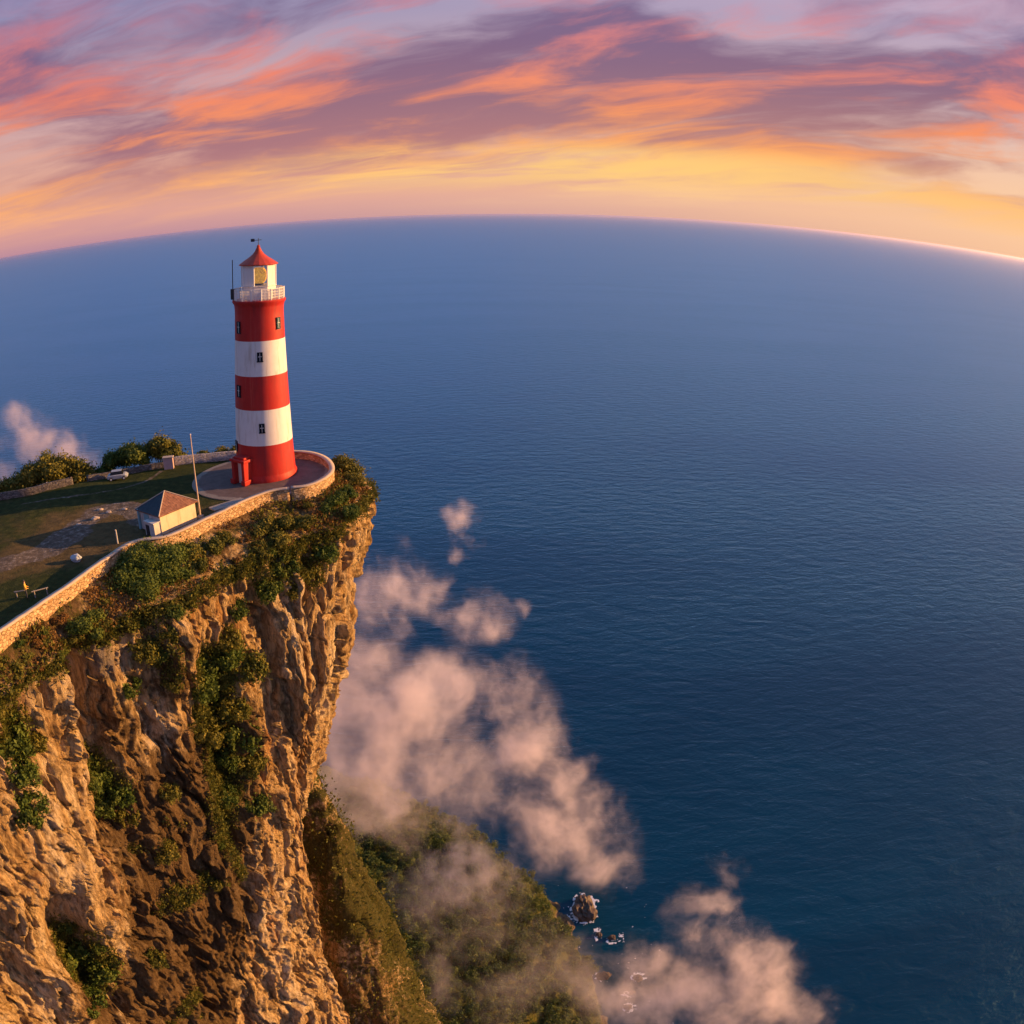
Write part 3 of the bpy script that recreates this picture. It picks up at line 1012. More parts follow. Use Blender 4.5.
PALEWALL = plain('pale_plaster', (.56, .55, .52), .8, .1, 1.4, bmp=.3, dirt=((.30, .28, .25), .6))
BLUEP = plain('pale_blue_paint', (.22, .42, .48), .6, .08, 2)
DOORW = plain('white_door_paint', (.72, .70, .66), .5, .05, 2)
CONC = plain('concrete', (.30, .275, .25), .85, .18, 1.2, bmp=.4)
POLE = plain('pole_paint', (.55, .42, .30), .5, .1, 2)
BLACKG = DARK


def masonry(name, a, b, sc=1.5):
    m_, T = new_mat(name)
    co = T.n('NewGeometry').outputs['Position']
    v = T.n('TexVoronoi', {'feature': 'F1'}, Vector=T.mapping(co, scale=(1, 1, 1.5)), Scale=sc * 1.6)
    e = T.n('TexVoronoi', {'feature': 'DISTANCE_TO_EDGE'}, Vector=T.mapping(co, scale=(1, 1, 1.5)), Scale=sc * 1.6).outputs['Distance']
    g = T.n('SeparateXYZ', None, _0=v.outputs['Color']).outputs[0]
    c = T.mix(g, a, b)
    n = T.noise(co, 3, 6, .7)
    c = T.mix(T.mr(n, .5, .75), c, tuple(x * .45 for x in a))
    c = T.mix(T.mr(e, .07, .0), c, tuple(x * .55 for x in a))
    h = T.m('ADD', T.mr(e, 0, .12), T.m('MULTIPLY', n, .8))
    out_surf(T, c, .9, bump(T, h, .8, .08), spec=.15)
    return m_


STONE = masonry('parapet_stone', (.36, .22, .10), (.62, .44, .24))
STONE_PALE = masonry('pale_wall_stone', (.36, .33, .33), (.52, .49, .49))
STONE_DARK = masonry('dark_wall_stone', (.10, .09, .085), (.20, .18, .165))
COPING = plain('coping_stone', (.46, .38, .30), .85, .15, 1.5, bmp=.4)


def ribbon(name, C, z0, z1, th, mat, parent=None, smooth=True, wob=.03, seed=0):
    """a wall of thickness th along curve C (x,y); z0/z1 arrays or numbers"""
    C = np.asarray(C, float)
    n = len(C)
    t = np.gradient(C, axis=0); t /= np.linalg.norm(t, axis=1)[:, None]
    N = np.stack([-t[:, 1], t[:, 0]], 1)
    z0 = np.broadcast_to(np.asarray(z0, float), (n,)); z1 = np.broadcast_to(np.asarray(z1, float), (n,))
    p = np.stack([C[:, 0], C[:, 1], C[:, 0] * 0], 1)
    w1 = fbm(p * .8, 3, 700 + seed) * wob; w2 = fbm(p * .5 + 9, 3, 701 + seed) * wob
    A = C + N * (th / 2 + w1)[:, None]; B = C - N * (th / 2 + w2)[:, None]
    z1 = z1 + w1 * 1.5
    V = np.concatenate([np.c_[A, z0], np.c_[A, z1], np.c_[B, z1], np.c_[B, z0]])
    F = []
    for r_ in range(4):
        a, b = r_ * n, ((r_ + 1) % 4) * n
        k = np.arange(n - 1)
        F.append(np.stack([a + k, a + k + 1, b + k + 1, b + k], 1))
    F.append(np.array([[0, n, 2 * n, 3 * n], [n - 1, 4 * n - 1, 3 * n - 1, 2 * n - 1]]))
    return mesh_np(name, V, np.vstack(F), mat, parent)


def sub_curve(C, a, b, step=.35):
    """piece of the parapet line between control indexes a and b"""
    seg = C[int(a * 24):int(b * 24) + 1]
    L = np.sum(np.linalg.norm(np.diff(seg, axis=0), axis=1))
    return resample(seg, np.arange(0, L, step))


def parapet(name, a, b, mat, h_in, down, th, label, coping=True):
    C = sub_curve(WALC, a, b)
    root = empty(name, (0, 0, 0), label=label, cat='wall', group='stone walls round the plateau')
    gzs = ground_z(C[:, 0], C[:, 1])
    ribbon('masonry', C, gzs - down, gzs + h_in, th, mat, root, seed=int(a * 10))
    if coping:
        ribbon('coping', C, gzs + h_in + .0, gzs + h_in + .13, th + .16, COPING, root, wob=.02, seed=int(a * 10) + 3)


parapet('parapet_wall', 2.0, 12.55, STONE, .85, 2.0, .45, 'long stone parapet climbing from the lower left along the cliff edge to the terrace, glowing orange')
parapet('terrace_wall', 12.58, 16.9, STONE, .95, 1.7, .50, 'curved stone parapet ringing the round lighthouse terrace')
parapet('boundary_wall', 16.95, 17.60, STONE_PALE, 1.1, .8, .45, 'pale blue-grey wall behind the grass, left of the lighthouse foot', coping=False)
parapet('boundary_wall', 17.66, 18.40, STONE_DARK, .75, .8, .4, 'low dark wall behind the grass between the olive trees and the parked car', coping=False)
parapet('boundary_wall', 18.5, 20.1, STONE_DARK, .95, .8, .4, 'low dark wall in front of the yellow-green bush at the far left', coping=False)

# pier at the end of the pale wall
pr = empty('gate_pier', (-44.2, 94.1, gz(-44.2, 94.1)), R(15), label='short pinkish pier at the end of the pale boundary wall', cat='pier')
MB().box((0, 0, .65), (1.3, .7, 1.6)).build('shaft', plain('pinkish_render', (.50, .36, .36), .8, .1, 2, bmp=.3), pr, bevel=.04)
MB().box((0, 0, 1.52), (1.5, .9, .14)).build('cap', COPING, pr, bevel=.03)

# ---- round terrace
def terrace():
    mb = MB()
    mb.lathe([(0, TOP + .10), (7.0, TOP + .10), (8.6, TOP + .08), (8.7, TOP - .5)], 96, (TOWER[0] - .3, TOWER[1] - .8))
    m_, T = new_mat('terrace_paving')
    pos = T.n('NewGeometry').outputs['Position']
    d = T.vm('LENGTH', T.vm('MULTIPLY', T.vm('SUBTRACT', pos, (TOWER[0] - .3, TOWER[1] - .8, 0)), (1, 1, 0)))
    n = T.noise(pos, .9, 7, .7)
    c = T.ramp(n, [(.3, (.085, .060, .055)), (.6, (.14, .10, .09)), (.8, (.21, .16, .14))])
    c = T.mix(T.mr(T.m('ADD', d, T.m('MULTIPLY', n, 1.2)), 8.3, 8.6), c, (.22, .19, .165))
    out_surf(T, c, .85, bump(T, T.noise(pos, 4, 5, .7), .5, .05))
    o = mb.build('terrace', m_, None, smooth=True)
    # keep it inside the ring wall
    poly = np.vstack([WALC, [(-240, -58)]])
    Cw = resample(WALC, np.arange(150, 330, .15))
    for v in o.data.vertices:
        if not inside(poly, np.array([v.co.x]), np.array([v.co.y]))[0]:
            j = np.argmin((Cw[:, 0] - v.co.x) ** 2 + (Cw[:, 1] - v.co.y) ** 2)
            v.co.x, v.co.y = Cw[j]
    tag(o, kind='structure')
    tx, ty = -31.2, 80.6
    s = MB().box((tx, ty, gz(tx, ty) + .02), (4.2, 1.5, .2), R(48)).build('path', CONC)
    tag(s, kind='structure')


terrace()


# ---- lighthouse
def lighthouse():
    L = empty('lighthouse', (TOWER[0] + .15, TOWER[1], TOP + .10), 0, label='tall round lighthouse in red and white bands on the cliff-top terrace', cat='lighthouse')
    L.scale = (1.07, 1.07, .963); L.rotation_euler = (0, R(1.9), 0)
    prof = [(3.62, 0), (3.62, .35), (3.42, .75), (3.40, .9), (3.24, 4.55), (3.238, 4.6), (3.08, 8.9), (3.078, 8.95), (2.93, 13.0), (2.928, 13.05), (2.78, 17.2), (2.778, 17.25), (2.70, 20.2), (2.70, 20.9),
            (2.72, 21.0), (2.72, 21.15), (2.78, 21.5), (2.94, 21.75), (2.96, 21.95), (2.90, 22.05), (0, 22.05)]
    mi = [0, 0, 0, 0, 0, 1, 1, 0, 0, 1, 1, 0, 0, 0, 0, 0, 0, 0, 0, 0]
    o = MB().lathe(prof, 72, mis=mi).build('tower', [RED, WHITE], L, smooth=True)
    def rad(z): return float(np.interp(z, [.9, 20.2], [3.40, 2.70]))
    toc = math.atan2(-TOWER[1], -TOWER[0])          # direction to the viewer side
    def window(a_deg, z, w, h):
        a = toc + R(a_deg); r_ = rad(z)
        c = (math.cos(a) * (r_ + .01), math.sin(a) * (r_ + .01), z)
        wf = MB()
        for (dx, dz, sx, sz) in ((-w / 2 - .05, 0, .10, h + .2), (w / 2 + .05, 0, .10, h + .2), (0, h / 2 + .05, w, .10), (0, -h / 2 - .07, w + .3, .12)):
            wf.box((c[0] - math.sin(a) * dx, c[1] + math.cos(a) * dx, z + dz), (.16, sx, sz), a)
        f = wf.build('window', WINDOW if w < .5 else RAIL, L)
        mb = MB().box(c, (.10, w, h), a)
        mb.build('pane', WINDOW, f)
        MB().box((c[0] + math.cos(a) * .04, c[1] + math.sin(a) * .04, z + .05), (.06, w, .05), a).box((c[0] + math.cos(a) * .042, c[1] + math.sin(a) * .042, z), (.06, .045, h), a).build('glazing_bar', RAIL, f)
    window(-2, 15.4, .42, .95)
    window(-4, 6.8, .42, .95)
    window(47, 19.2, .40, 1.2)
    window(-56, 18.9, .42, 1.25)
    window(-57, 11.2, .42, 1.25)
    window(-75, 4.2, .42, 1.1)
    # porch
    a = toc + R(-46)
    def at(f_, s_, z):
        f_, s_, z = 3.15 + (f_ - 3.2) * .8, s_ * .92, z * .9
        return (math.cos(a) * f_ - math.sin(a) * s_, math.sin(a) * f_ + math.cos(a) * s_, z)
    P = MB()
    P.box(at(3.9, -.85, 1.55), (1.5, .42, 3.1), a).box(at(3.9, .85, 1.55), (1.5, .42, 3.1), a).box(at(3.9, 0, 3.25), (1.7, 2.3, .35), a)
    P.box(at(4.3, -.95, .3), (1.2, .62, .6), a).box(at(4.3, .95, .3), (1.2, .62, .6), a).box(at(3.75, 0, 3.55), (1.3, 1.7, .3), a)
    po = P.build('porch', RED, L, bevel=.06)
    dr = MB().box(at(3.95, 0, 1.42), (.18, 1.26, 2.8), a).build('door', DOORW, L, bevel=.02)
    MB().tube(at(4.07, .4, 1.25), at(4.13, .4, 1.4), .03).build('handle', DARK, dr)
    # gallery railing
    zb = 22.05
    rl = MB(); n = 16
    for k in range(n):
        t0, t1 = 2 * math.pi * k / n, 2 * math.pi * (k + 1) / n
        p0 = (2.78 * math.cos(t0), 2.78 * math.sin(t0)); p1 = (2.78 * math.cos(t1), 2.78 * math.sin(t1))
        rl.tube((*p0, zb), (*p0, zb + 1.35), .065)
        for hz in (.3, .62, .95, 1.3):
            rl.tube((*p0, zb + hz), (*p1, zb + hz), .045 if hz > 1 else .032, n=6)
        for q in np.linspace(.12, .88, 6):
            x, y = p0[0] * (1 - q) + p1[0] * q, p0[1] * (1 - q) + p1[1] * q
            rl.tube((x, y, zb), (x, y, zb + 1.3), .028, n=5)
    rl.build('railing', RAIL, L)
    # lantern room: murette, blind panels and glazing
    a8 = toc + R(6)
    N = 8
    ang = [a8 + 2 * math.pi * (k - .5) / N for k in range(N + 1)]
    rr = 1.92
    MB().lathe([(rr + .02, zb), (rr + .02, zb + 1.55), (rr + .10, zb + 1.58), (rr + .10, zb + 1.68), (0, zb + 1.68)], N, a0=ang[0]).build('lantern_base', WHITE, L, bevel=.02)
    z0, z1 = zb + 1.68, zb + 4.15
    fr = MB()
    for k in range(N):
        x, y = rr * math.cos(ang[k]), rr * math.sin(ang[k])
        fr.tube((x, y, z0), (x, y, z1), .085, n=8)
    fr.lathe([(rr - .1, z1 - .12), (rr + .09, z1 - .12), (rr + .09, z1 + .02), (rr - .1, z1 + .02), (rr - .1, z1 - .12)], N, a0=ang[0])
    fr.build('lantern_frame', RAIL, L)
    gm, T = new_mat('lantern_glass')
    gl = T.n('BsdfGlossy', None, Color=(.9, .95, 1), Roughness=.04)
    tp = T.n('BsdfTransparent', None, Color=(.90, .93, .92))
    T.n('OutputMaterial', None, Surface=T.n('MixShader', None, _0=.10, _1=tp.outputs[0], _2=gl.outputs[0]).outputs[0])
    for k in range(N):
        am = (ang[k] + ang[k + 1]) / 2
        dlt = math.degrees((am - toc + math.pi) % (2 * math.pi) - math.pi)
        rm = rr * math.cos(math.pi / N) - .01
        w = 2 * rr * math.sin(math.pi / N) - .17
        c = (rm * math.cos(am), rm * math.sin(am), (z0 + z1) / 2)
        glazed = abs(dlt - 6) < 5 or abs(dlt) > 130 or abs(dlt - 96) < 6
        MB().box(c, (.03 if glazed else .06, w, z1 - z0 - .02), am).build('pane' if glazed else 'panel', gm if glazed else WHITE, L)
    # lens on its pedestal
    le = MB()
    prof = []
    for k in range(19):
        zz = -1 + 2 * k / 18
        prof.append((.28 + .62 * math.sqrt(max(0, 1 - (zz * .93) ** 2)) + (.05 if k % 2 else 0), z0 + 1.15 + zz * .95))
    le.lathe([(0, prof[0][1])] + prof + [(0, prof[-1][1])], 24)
    lm, T = new_mat('sun_glow_lens')
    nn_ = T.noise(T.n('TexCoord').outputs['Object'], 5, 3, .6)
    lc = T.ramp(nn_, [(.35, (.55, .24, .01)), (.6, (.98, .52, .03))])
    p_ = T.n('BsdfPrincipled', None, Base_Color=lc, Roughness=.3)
    T.set(p_, 'Emission Color', lc); T.set(p_, 'Emission Strength', .28)  # amber glow added to stand in for sunlight on the lens
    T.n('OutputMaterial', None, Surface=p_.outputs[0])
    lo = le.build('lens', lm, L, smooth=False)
    MB().lathe([(.55, zb + 1.68), (.55, z0 + .12), (.35, z0 + .3), (0, z0 + .3)], 16).build('pedestal', DARK, lo)
    # roof: swept cone with eave and finial
    r1 = z1 + .0
    MB().lathe([(0, r1 - .02), (2.12, r1 - .02), (2.16, r1 + .04), (2.12, r1 + .12), (1.55, r1 + .55), (1.0, r1 + .95), (.62, r1 + 1.3), (.40, r1 + 1.62), (.26, r1 + 1.95), (.16, r1 + 2.15), (.2, r1 + 2.22), (.12, r1 + 2.35), (0, r1 + 2.42)], 20, a0=ang[0]).build('roof', RED_ROOF, L)
    v = MB().tube((0, 0, r1 + 2.3), (0, 0, r1 + 3.2), .035)
    ca, sa = math.cos(toc - math.pi / 2), math.sin(toc - math.pi / 2)
    v.tube((-.55 * ca * -1, -.55 * sa * -1, r1 + 2.95), (.35 * ca * -1, .35 * sa * -1, r1 + 2.98), .035)
    v.box((.62 * ca, .62 * sa, r1 + 2.97), (.42, .05, .36), toc - math.pi / 2)
    v.build('weather_vane', DARK, L)
    aa = toc + R(-85)
    m2 = MB().tube((2.86 * math.cos(aa), 2.86 * math.sin(aa), zb), (2.86 * math.cos(aa), 2.86 * math.sin(aa), zb + 4.9), .05)
    m2.box((2.86 * math.cos(aa), 2.86 * math.sin(aa), zb + .75), (.5, .42, 1.25), aa)
    m2.build('aerial', DARK, L)


lighthouse()


# ---- keeper's hut
def hut():
    A = Vector((-35.6, 71.7)); B = Vector((-33.2, 75.9)); Cc = Vector((-39.2, 73.3))
    ax = (B - A).normalized(); ay = Vector((-ax.y, ax.x))
    Lx = (B - A).length; Ly = 3.9
    c = A + ax * Lx / 2 + ay * Ly / 2
    z = TOP
    H = empty('hut', (c.x, c.y, z), math.atan2(ax.y, ax.x), label='small square stone hut with a pyramid roof, cream wall in the sun, beside the flagpole', cat='hut')
    hx, hy, hh = Lx / 2, Ly / 2, 2.15
    w = MB().box((0, 0, hh / 2 - .15), (Lx, Ly, hh + .3)); w.mi = [0, 0, 0, 0, 0, 1]
    # walls: warm sunlight painted in as cream on the sun side, shaded sides pale
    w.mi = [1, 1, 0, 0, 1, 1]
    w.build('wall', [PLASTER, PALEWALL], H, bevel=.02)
    tile, T = new_mat('hut_tiles')
    co = T.n('TexCoord').outputs['Object']
    wv = T.n('TexWave', {'wave_type': 'BANDS', 'bands_direction': 'Z'}, Vector=co, Scale=3.2, Distortion=1.2, Detail=3).outputs['Fac']
    n = T.noise(co, 2.6, 6, .75)
    cc = T.ramp(n, [(.3, (.10, .05, .035)), (.5, (.24, .11, .07)), (.7, (.36, .19, .12))])
    out_surf(T, cc, .85, bump(T, T.m('ADD', wv, n), .8, .06))
    slate_shaded, T = new_mat('hut_slates_shaded')
    co = T.n('TexCoord').outputs['Object']
    n = T.noise(co, 2.6, 6, .75)
    out_surf(T, T.ramp(n, [(.3, (.018, .025, .034)), (.7, (.04, .052, .065))]), .6, bump(T, n, .6, .05))  # slate darkened to paint in the shade on roof faces turned from the sun
    e = .28
    zr, za = hh + .0, hh + 1.55
    V = [(-hx - e, -hy - e, zr), (hx + e, -hy - e, zr), (hx + e, hy + e, zr), (-hx - e, hy + e, zr), (0, 0, za)]
    V += [(x, y, z_ - .10) for x, y, z_ in V[:4]]
    r_ = MB()
    r_.add(V, [(0, 1, 4), (1, 2, 4), (2, 3, 4), (3, 0, 4), (5, 6, 1, 0), (6, 7, 2, 1), (7, 8, 3, 2), (8, 5, 0, 3), (8, 7, 6, 5)])
    r_.mi = [0, 0, 1, 1, 0, 0, 0, 0, 0]
    ro = r_.build('roof', [tile, slate_shaded], H)
    hp = MB()
    for p in V[:4]:
        hp.tube((p[0], p[1], p[2] + .03), (0, 0, za + .03), .06, n=6)
    hp.build('ridge', COPING, ro)
    # dim gable side: door, recess and blue post, and a small boxy annex
    dr = MB().box((-hx - .03, .55, .95), (.08, .85, 1.9)).build('door', BLUEP, H)
    MB().tube((-hx - .1, .3, 1.0), (-hx - .14, .3, 1.1), .03).build('handle', DARK, dr)
    MB().box((-hx - .14, hy - .1, 1.05), (.22, .22, 2.35)).build('post', BLUEP, H)
    an = MB().box((-hx - .42, -hy + .95, .72), (.85, 1.7, 1.5)).box((-hx - .45, -hy + .95, 1.50), (.98, 1.85, .10)).build('annex', PALEWALL, H, bevel=.02)
    MB().box((-hx - .86, -hy + 1.3, .6), (.05, .6, 1.15)).build('annex_door', DARK, an)
    wd = MB().box((.4, -hy - .02, 1.2), (0.01, .01, .01))
    # strip of bare paving along the sunny side
    st = MB().box((c.x - ay.x * (hy + .75), c.y - ay.y * (hy + .75), TOP + .03), (Lx + 1.5, 1.4, .12), math.atan2(ax.y, ax.x)).build('paving', plain('dark_paving', (.12, .10, .085), .9, .2, 2, bmp=.4))
    tag(st, kind='structure')


hut()

# ---- flagpole
fp = empty('flagpole', (-33.0, 76.5, gz(-33, 76.5)), label='tall bare flagpole between the hut and the lighthouse', cat='flagpole')
MB().tube((0, 0, -.3), (0, 0, 9.15), .10, .05, 10).build('pole', POLE, fp, smooth=True)
MB().box((0, 0, .15), (.6, .6, .35)).build('base', CONC, fp, bevel=.03)
MB().lathe([(0, 9.12), (.09, 9.17), (.09, 9.25), (0, 9.32)], 10).build('truck', WHITE, fp)

# ---- short post by the parapet
ps = empty('fence_post', (-40.0, 69.6, gz(-40, 69.6)), label='short pale post standing by the parapet left of the hut', cat='post')
MB().tube((0, 0, -.2), (.05, 0, 1.45), .09, .07, 8).build('shaft', PALEWALL, ps)
MB().lathe([(.1, 1.43), (.1, 1.5), (0, 1.54)], 8).build('cap', COPING, ps)

blob_rock('boulder', (-42.9, 65.4, gz(-42.9, 65.4) + .25), (1.25, .95, .85), plain('pale_boulder', (.42, .47, .50), .8, .1, 2, bmp=.5), 52, .16, label='pale bluish-white boulder alone on the dark grass', cat='boulder')
for i, (x, y, s) in enumerate([(-46.4, 76.5, .8), (-45.6, 78.5, .6), (-47.6, 74.6, .55), (-44.0, 79.6, .5), (-47.2, 79.4, .6)]):
    blob_rock('track_stone', (x, y, gz(x, y) + .05), (s * 1.3, s, s * .5), COPING, 70 + i, .2, 3, label='pale stone lying on the dirt track behind the hut', cat='stone', group='stones on the dirt track')


# ---- parked car at the far wall
def car():
    x, y = -50.3, 90.6
    K = empty('parked_car', (x, y, gz(x, y)), R(20), label='small white car with dark windows parked by the far wall between two clumps of trees', cat='car')
    K.scale = (.8, .8, .8)
    paint = plain('car_paint', (.34, .38, .43), .35, .03, 2)
    secs = [(-1.75, .42, .72, .78), (-1.55, .34, .92, .84), (-.6, .30, .98, .86), (.6, .30, .98, .86), (1.35, .32, .90, .84), (1.75, .42, .66, .76)]
    b = MB(); V = []; F = []
    for (u, zb, zt, w) in secs:
        V += [(u, -w, zb), (u, -w, zt - .12), (u, -w + .12, zt), (u, w - .12, zt), (u, w, zt - .12), (u, w, zb)]
    for i in range(len(secs) - 1):
        for k in range(6):
            F.append((i * 6 + k, i * 6 + (k + 1) % 6, (i + 1) * 6 + (k + 1) % 6, (i + 1) * 6 + k))
    F += [tuple(range(5, -1, -1)), tuple(range(len(V) - 6, len(V)))]
    b.add(V, F)
    b.build('body', paint, K, bevel=.03)
    g = MB(); g.box((-.1, 0, 1.2), (2.3, 1.5, .5), taper=.78)
    g.build('windows', WINDOW, K, bevel=.02)
    MB().box((-.1, 0, 1.465), (1.75, 1.18, .05)).build('roof', paint, K, bevel=.02)
    for sx in (-1.1, 1.1):
        for sy in (-.82, .82):
            wl = MB().tube((sx, sy - .1, .31), (sx, sy + .1, .31), .31, n=20).build('wheel', DARK, K)
            MB().tube((sx, sy - .115, .31), (sx, sy + .115, .31), .17, n=12).build('rim', RAIL, wl)
    for sy in (-.58, .58):
        MB().box((-1.76, sy, .66), (.05, .3, .14)).build('headlight', RAIL, K)


car()


# ---- person at the rail, lower left
def person():
    x, y = -43.7, 56.6
    z = gz(x, y)
    P_ = empty('person', (x, y, z), R(-60), label='person in a yellow-orange jacket standing at a low rail on the dark grass', cat='person')
    J = [((0, 0, .92), .15, None), ((0, .0, 1.12), .135, 0), ((0, .01, 1.34), .165, 1), ((0, .02, 1.50), .065, 2), ((0, .03, 1.60), .095, 3), ((0, .03, 1.72), .09, 4),
         ((.10, 0, .86), .11, 0), ((.12, .04, .48), .07, 6), ((.12, -.02, .09), .05, 7), ((.12, .14, .04), .045, 8),
         ((-.10, 0, .86), .11, 0), ((-.13, -.03, .48), .07, 10), ((-.13, -.08, .09), .05, 11), ((-.13, .08, .04), .045, 12),
         ((.20, 0, 1.42), .07, 2), ((.27, .06, 1.15), .052, 14), ((.22, .26, 1.02), .04, 15), ((.20, .36, 1.02), .04, 16),
         ((-.20, 0, 1.42), .07, 2), ((-.27, .04, 1.15), .052, 18), ((-.25, .24, 1.02), .04, 19), ((-.23, .34, 1.02), .04, 20)]
    me = bpy.data.meshes.new('body')
    me.from_pydata([j[0] for j in J], [(i, j[2]) for i, j in enumerate(J) if j[2] is not None], [])
    o = link('body', me, None, P_)
    sk = o.modifiers.new('skin', 'SKIN')
    for i, j in enumerate(J):
        me.skin_vertices[0].data[i].radius = (j[1], j[1])
    me.skin_vertices[0].data[0].use_root = True
    ss = o.modifiers.new('sub', 'SUBSURF'); ss.levels = 2; ss.render_levels = 2
    m_, T = new_mat('clothes_and_skin')
    zz = T.n('SeparateXYZ', None, _0=T.n('TexCoord').outputs['Object']).outputs[2]
    c = T.ramp(T.m('DIVIDE', zz, 2.0), [(0, (.03, .025, .02)), (.06, (.045, .05, .07)), (.455, (.72, .42, .07)), (.755, (.55, .33, .22))], 'CONSTANT')
    out_surf(T, c, .8)
    me.materials.append(m_)
    # hair cap
    hb = MB().lathe([(.095, 1.68), (.112, 1.73), (.10, 1.80), (.06, 1.845), (0, 1.855)], 16, (0, .02)).build('hair', DARK, P_, smooth=True)
    # low rails either side
    r_ = empty('low_rail', (x, y, z), 0, label='low pale wooden rail beside the person on the grass', cat='rail')
    WD = plain('weathered_wood', (.34, .31, .27), .85, .15, 3, bmp=.4)
    MB().tube((-1.4, -.1, .62), (-.35, .25, .66), .055, n=8).build('bar', WD, r_)
    MB().tube((.55, .15, .60), (1.9, 1.15, .62), .055, n=8).build('bar', WD, r_)
    for (a, b) in ((-1.2, -.03), (.75, .3), (1.75, 1.03)):
        MB().tube((a, b, -.15), (a, b, .68), .06, n=8).build('post', WD, r_)


person()

# ------------------------------------------------------------------ bushes on the plateau edge and cliff
def gp(px_, py_): return None

big_bush('bush', (-35.4, 66.0, TOP - 1.7), [(-1.7, -1.2, .9, 1.7), (0, 0, 1.4, 2.1), (1.6, 1.3, .9, 1.8), (1.4, -1.2, .2, 1.9), (-.6, -3.0, .4, 1.7), (2.8, 2.8, .6, 1.5), (-.9, 1.6, 1.1, 1.4), (.8, -3.0, -.6, 1.6), (2.6, .2, -.3, 1.6)], LEAF_GREEN, 5, .115, 420,
         label='largest dark green bush, spilling over the parapet just below the hut', cat='bush', group='bushes along the cliff top')
big_bush('bush', (-31.6, 69.9, TOP - 2.0), [(0, 0, .5, 1.3), (1.4, 1.8, .4, 1.3), (2.4, 3.6, .2, 1.1), (.8, -.8, -.3, 1.2)], LEAF_OLIVE, 6, .11, 380,
         label='olive green bush below the parapet, right of the hut', cat='bush', group='bushes along the cliff top')
big_bush('bush', (-25.6, 78.2, TOP - 1.8), [(0, 0, .2, 1.3), (1.6, .6, .1, 1.2), (3.0, 1.6, -.1, 1.3), (1.0, -1.4, -.8, 1.2), (-1.4, -1.2, 0, 1.1)], LEAF_OLIVE, 7, .11, 380,
         label='broad olive bush on the slope below the terrace parapet', cat='bush', group='bushes along the cliff top')
big_bush('bush', (-19.7, 85.4, TOP - 1.9), [(0, 0, .3, 1.4), (.9, 2.0, .3, 1.3), (1.4, -1.4, -.5, 1.2), (-1.2, -1.8, -.4, 1.2)], LEAF_GREEN, 8, .11, 380,
         label='green bush at the rounded prow of the cliff, right of the terrace', cat='bush', group='bushes along the cliff top')
big_bush('bush', (-20.0, 94.6, TOP - 1.4), [(0, 0, .6, 1.5), (1.0, -2.2, .2, 1.3), (-1.6, 2.2, .7, 1.3)], LEAF_OLIVE, 9, .12, 360,
         label='olive bush behind the terrace wall, right of the lighthouse foot', cat='bush', group='bushes along the cliff top')
big_bush('bush', (-41.1, 50.2, TOP - 2.4), [(0.7, 0, .2, 1.0), (1.2, 1.8, .3, 1.0), (.3, -1.6, .1, .9)], LEAF_OLIVE, 10, .10, 380,
         label='olive shrub against the parapet at the left edge', cat='bush', group='bushes along the cliff top')
big_bush('bush', (-39.0, 55.8, TOP - 2.4), [(1.0, 0, .2, 1.2), (1.6, 1.8, .0, 1.1), (2.3, .6, -.9, 1.0)], LEAF_GREEN, 11, .10, 380,
         label='dark green shrub under the parapet, next to the rust-coloured scrub', cat='bush', group='bushes along the cliff top')
# behind the far wall
big_bush('bush', (-62.5, 90.5, TOP - 1.2), [(-4.2, -1.6, .6, 1.9), (-2.0, 0, 1.3, 2.4), (.2, .6, 1.8, 2.5), (2.2, 1.0, 1.7, 2.4), (4.2, 1.6, 1.2, 2.3), (6.0, 1.6, .5, 1.8)], LEAF_OLIVE, 12, .17, 300,
         label='wide yellow-green bush behind the far wall at the left', cat='bush', group='trees behind the far wall')
big_bush('tree', (-52.4, 95.2, TOP - 1.2), [(-2.0, -.3, .4, 1.5), (0, 0, 1.7, 2.0), (1.9, .4, 2.4, 2.0), (3.2, .6, 1.6, 1.7)], LEAF_GREEN, 13, .16, 300,
         label='dark leafy tree behind the far wall, left of the pair beside the hut', cat='tree', group='trees behind the far wall')
big_bush('tree', (-47.0, 97.2, TOP - 1.2), [(-.6, 0, 2.4, 2.0), (1.3, .4, 2.0, 1.9), (.6, -.2, 3.2, 1.5), (3.0, .2, 1.2, 1.3)], LEAF_OLIVE, 14, .16, 300,
         label='round olive-gold tree behind the pier of the far wall', cat='tree', group='trees behind the far wall')
big_bush('tree', (-70.6, 84.3, TOP - 1.5), [(0, 0, 1.6, 2.0), (-2.2, -1, 1.6, 2.0)], LEAF_GREEN, 15, .17, 300,
         label='dark tree cut by the left edge, beyond the far wall', cat='tree', group='trees behind the far wall')
big_bush('bush', (-39.5, 100.0, TOP - 1.0), [(-2, 0, .5, 1.2), (.4, .2, .8, 1.1), (3.0, .2, .9, 1.3), (5.2, -.2, .8, 1.1)], LEAF_OLIVE, 16, .15, 300,
         label='low bush line behind the pale wall, left of the lighthouse', cat='bush', group='trees behind the far wall')

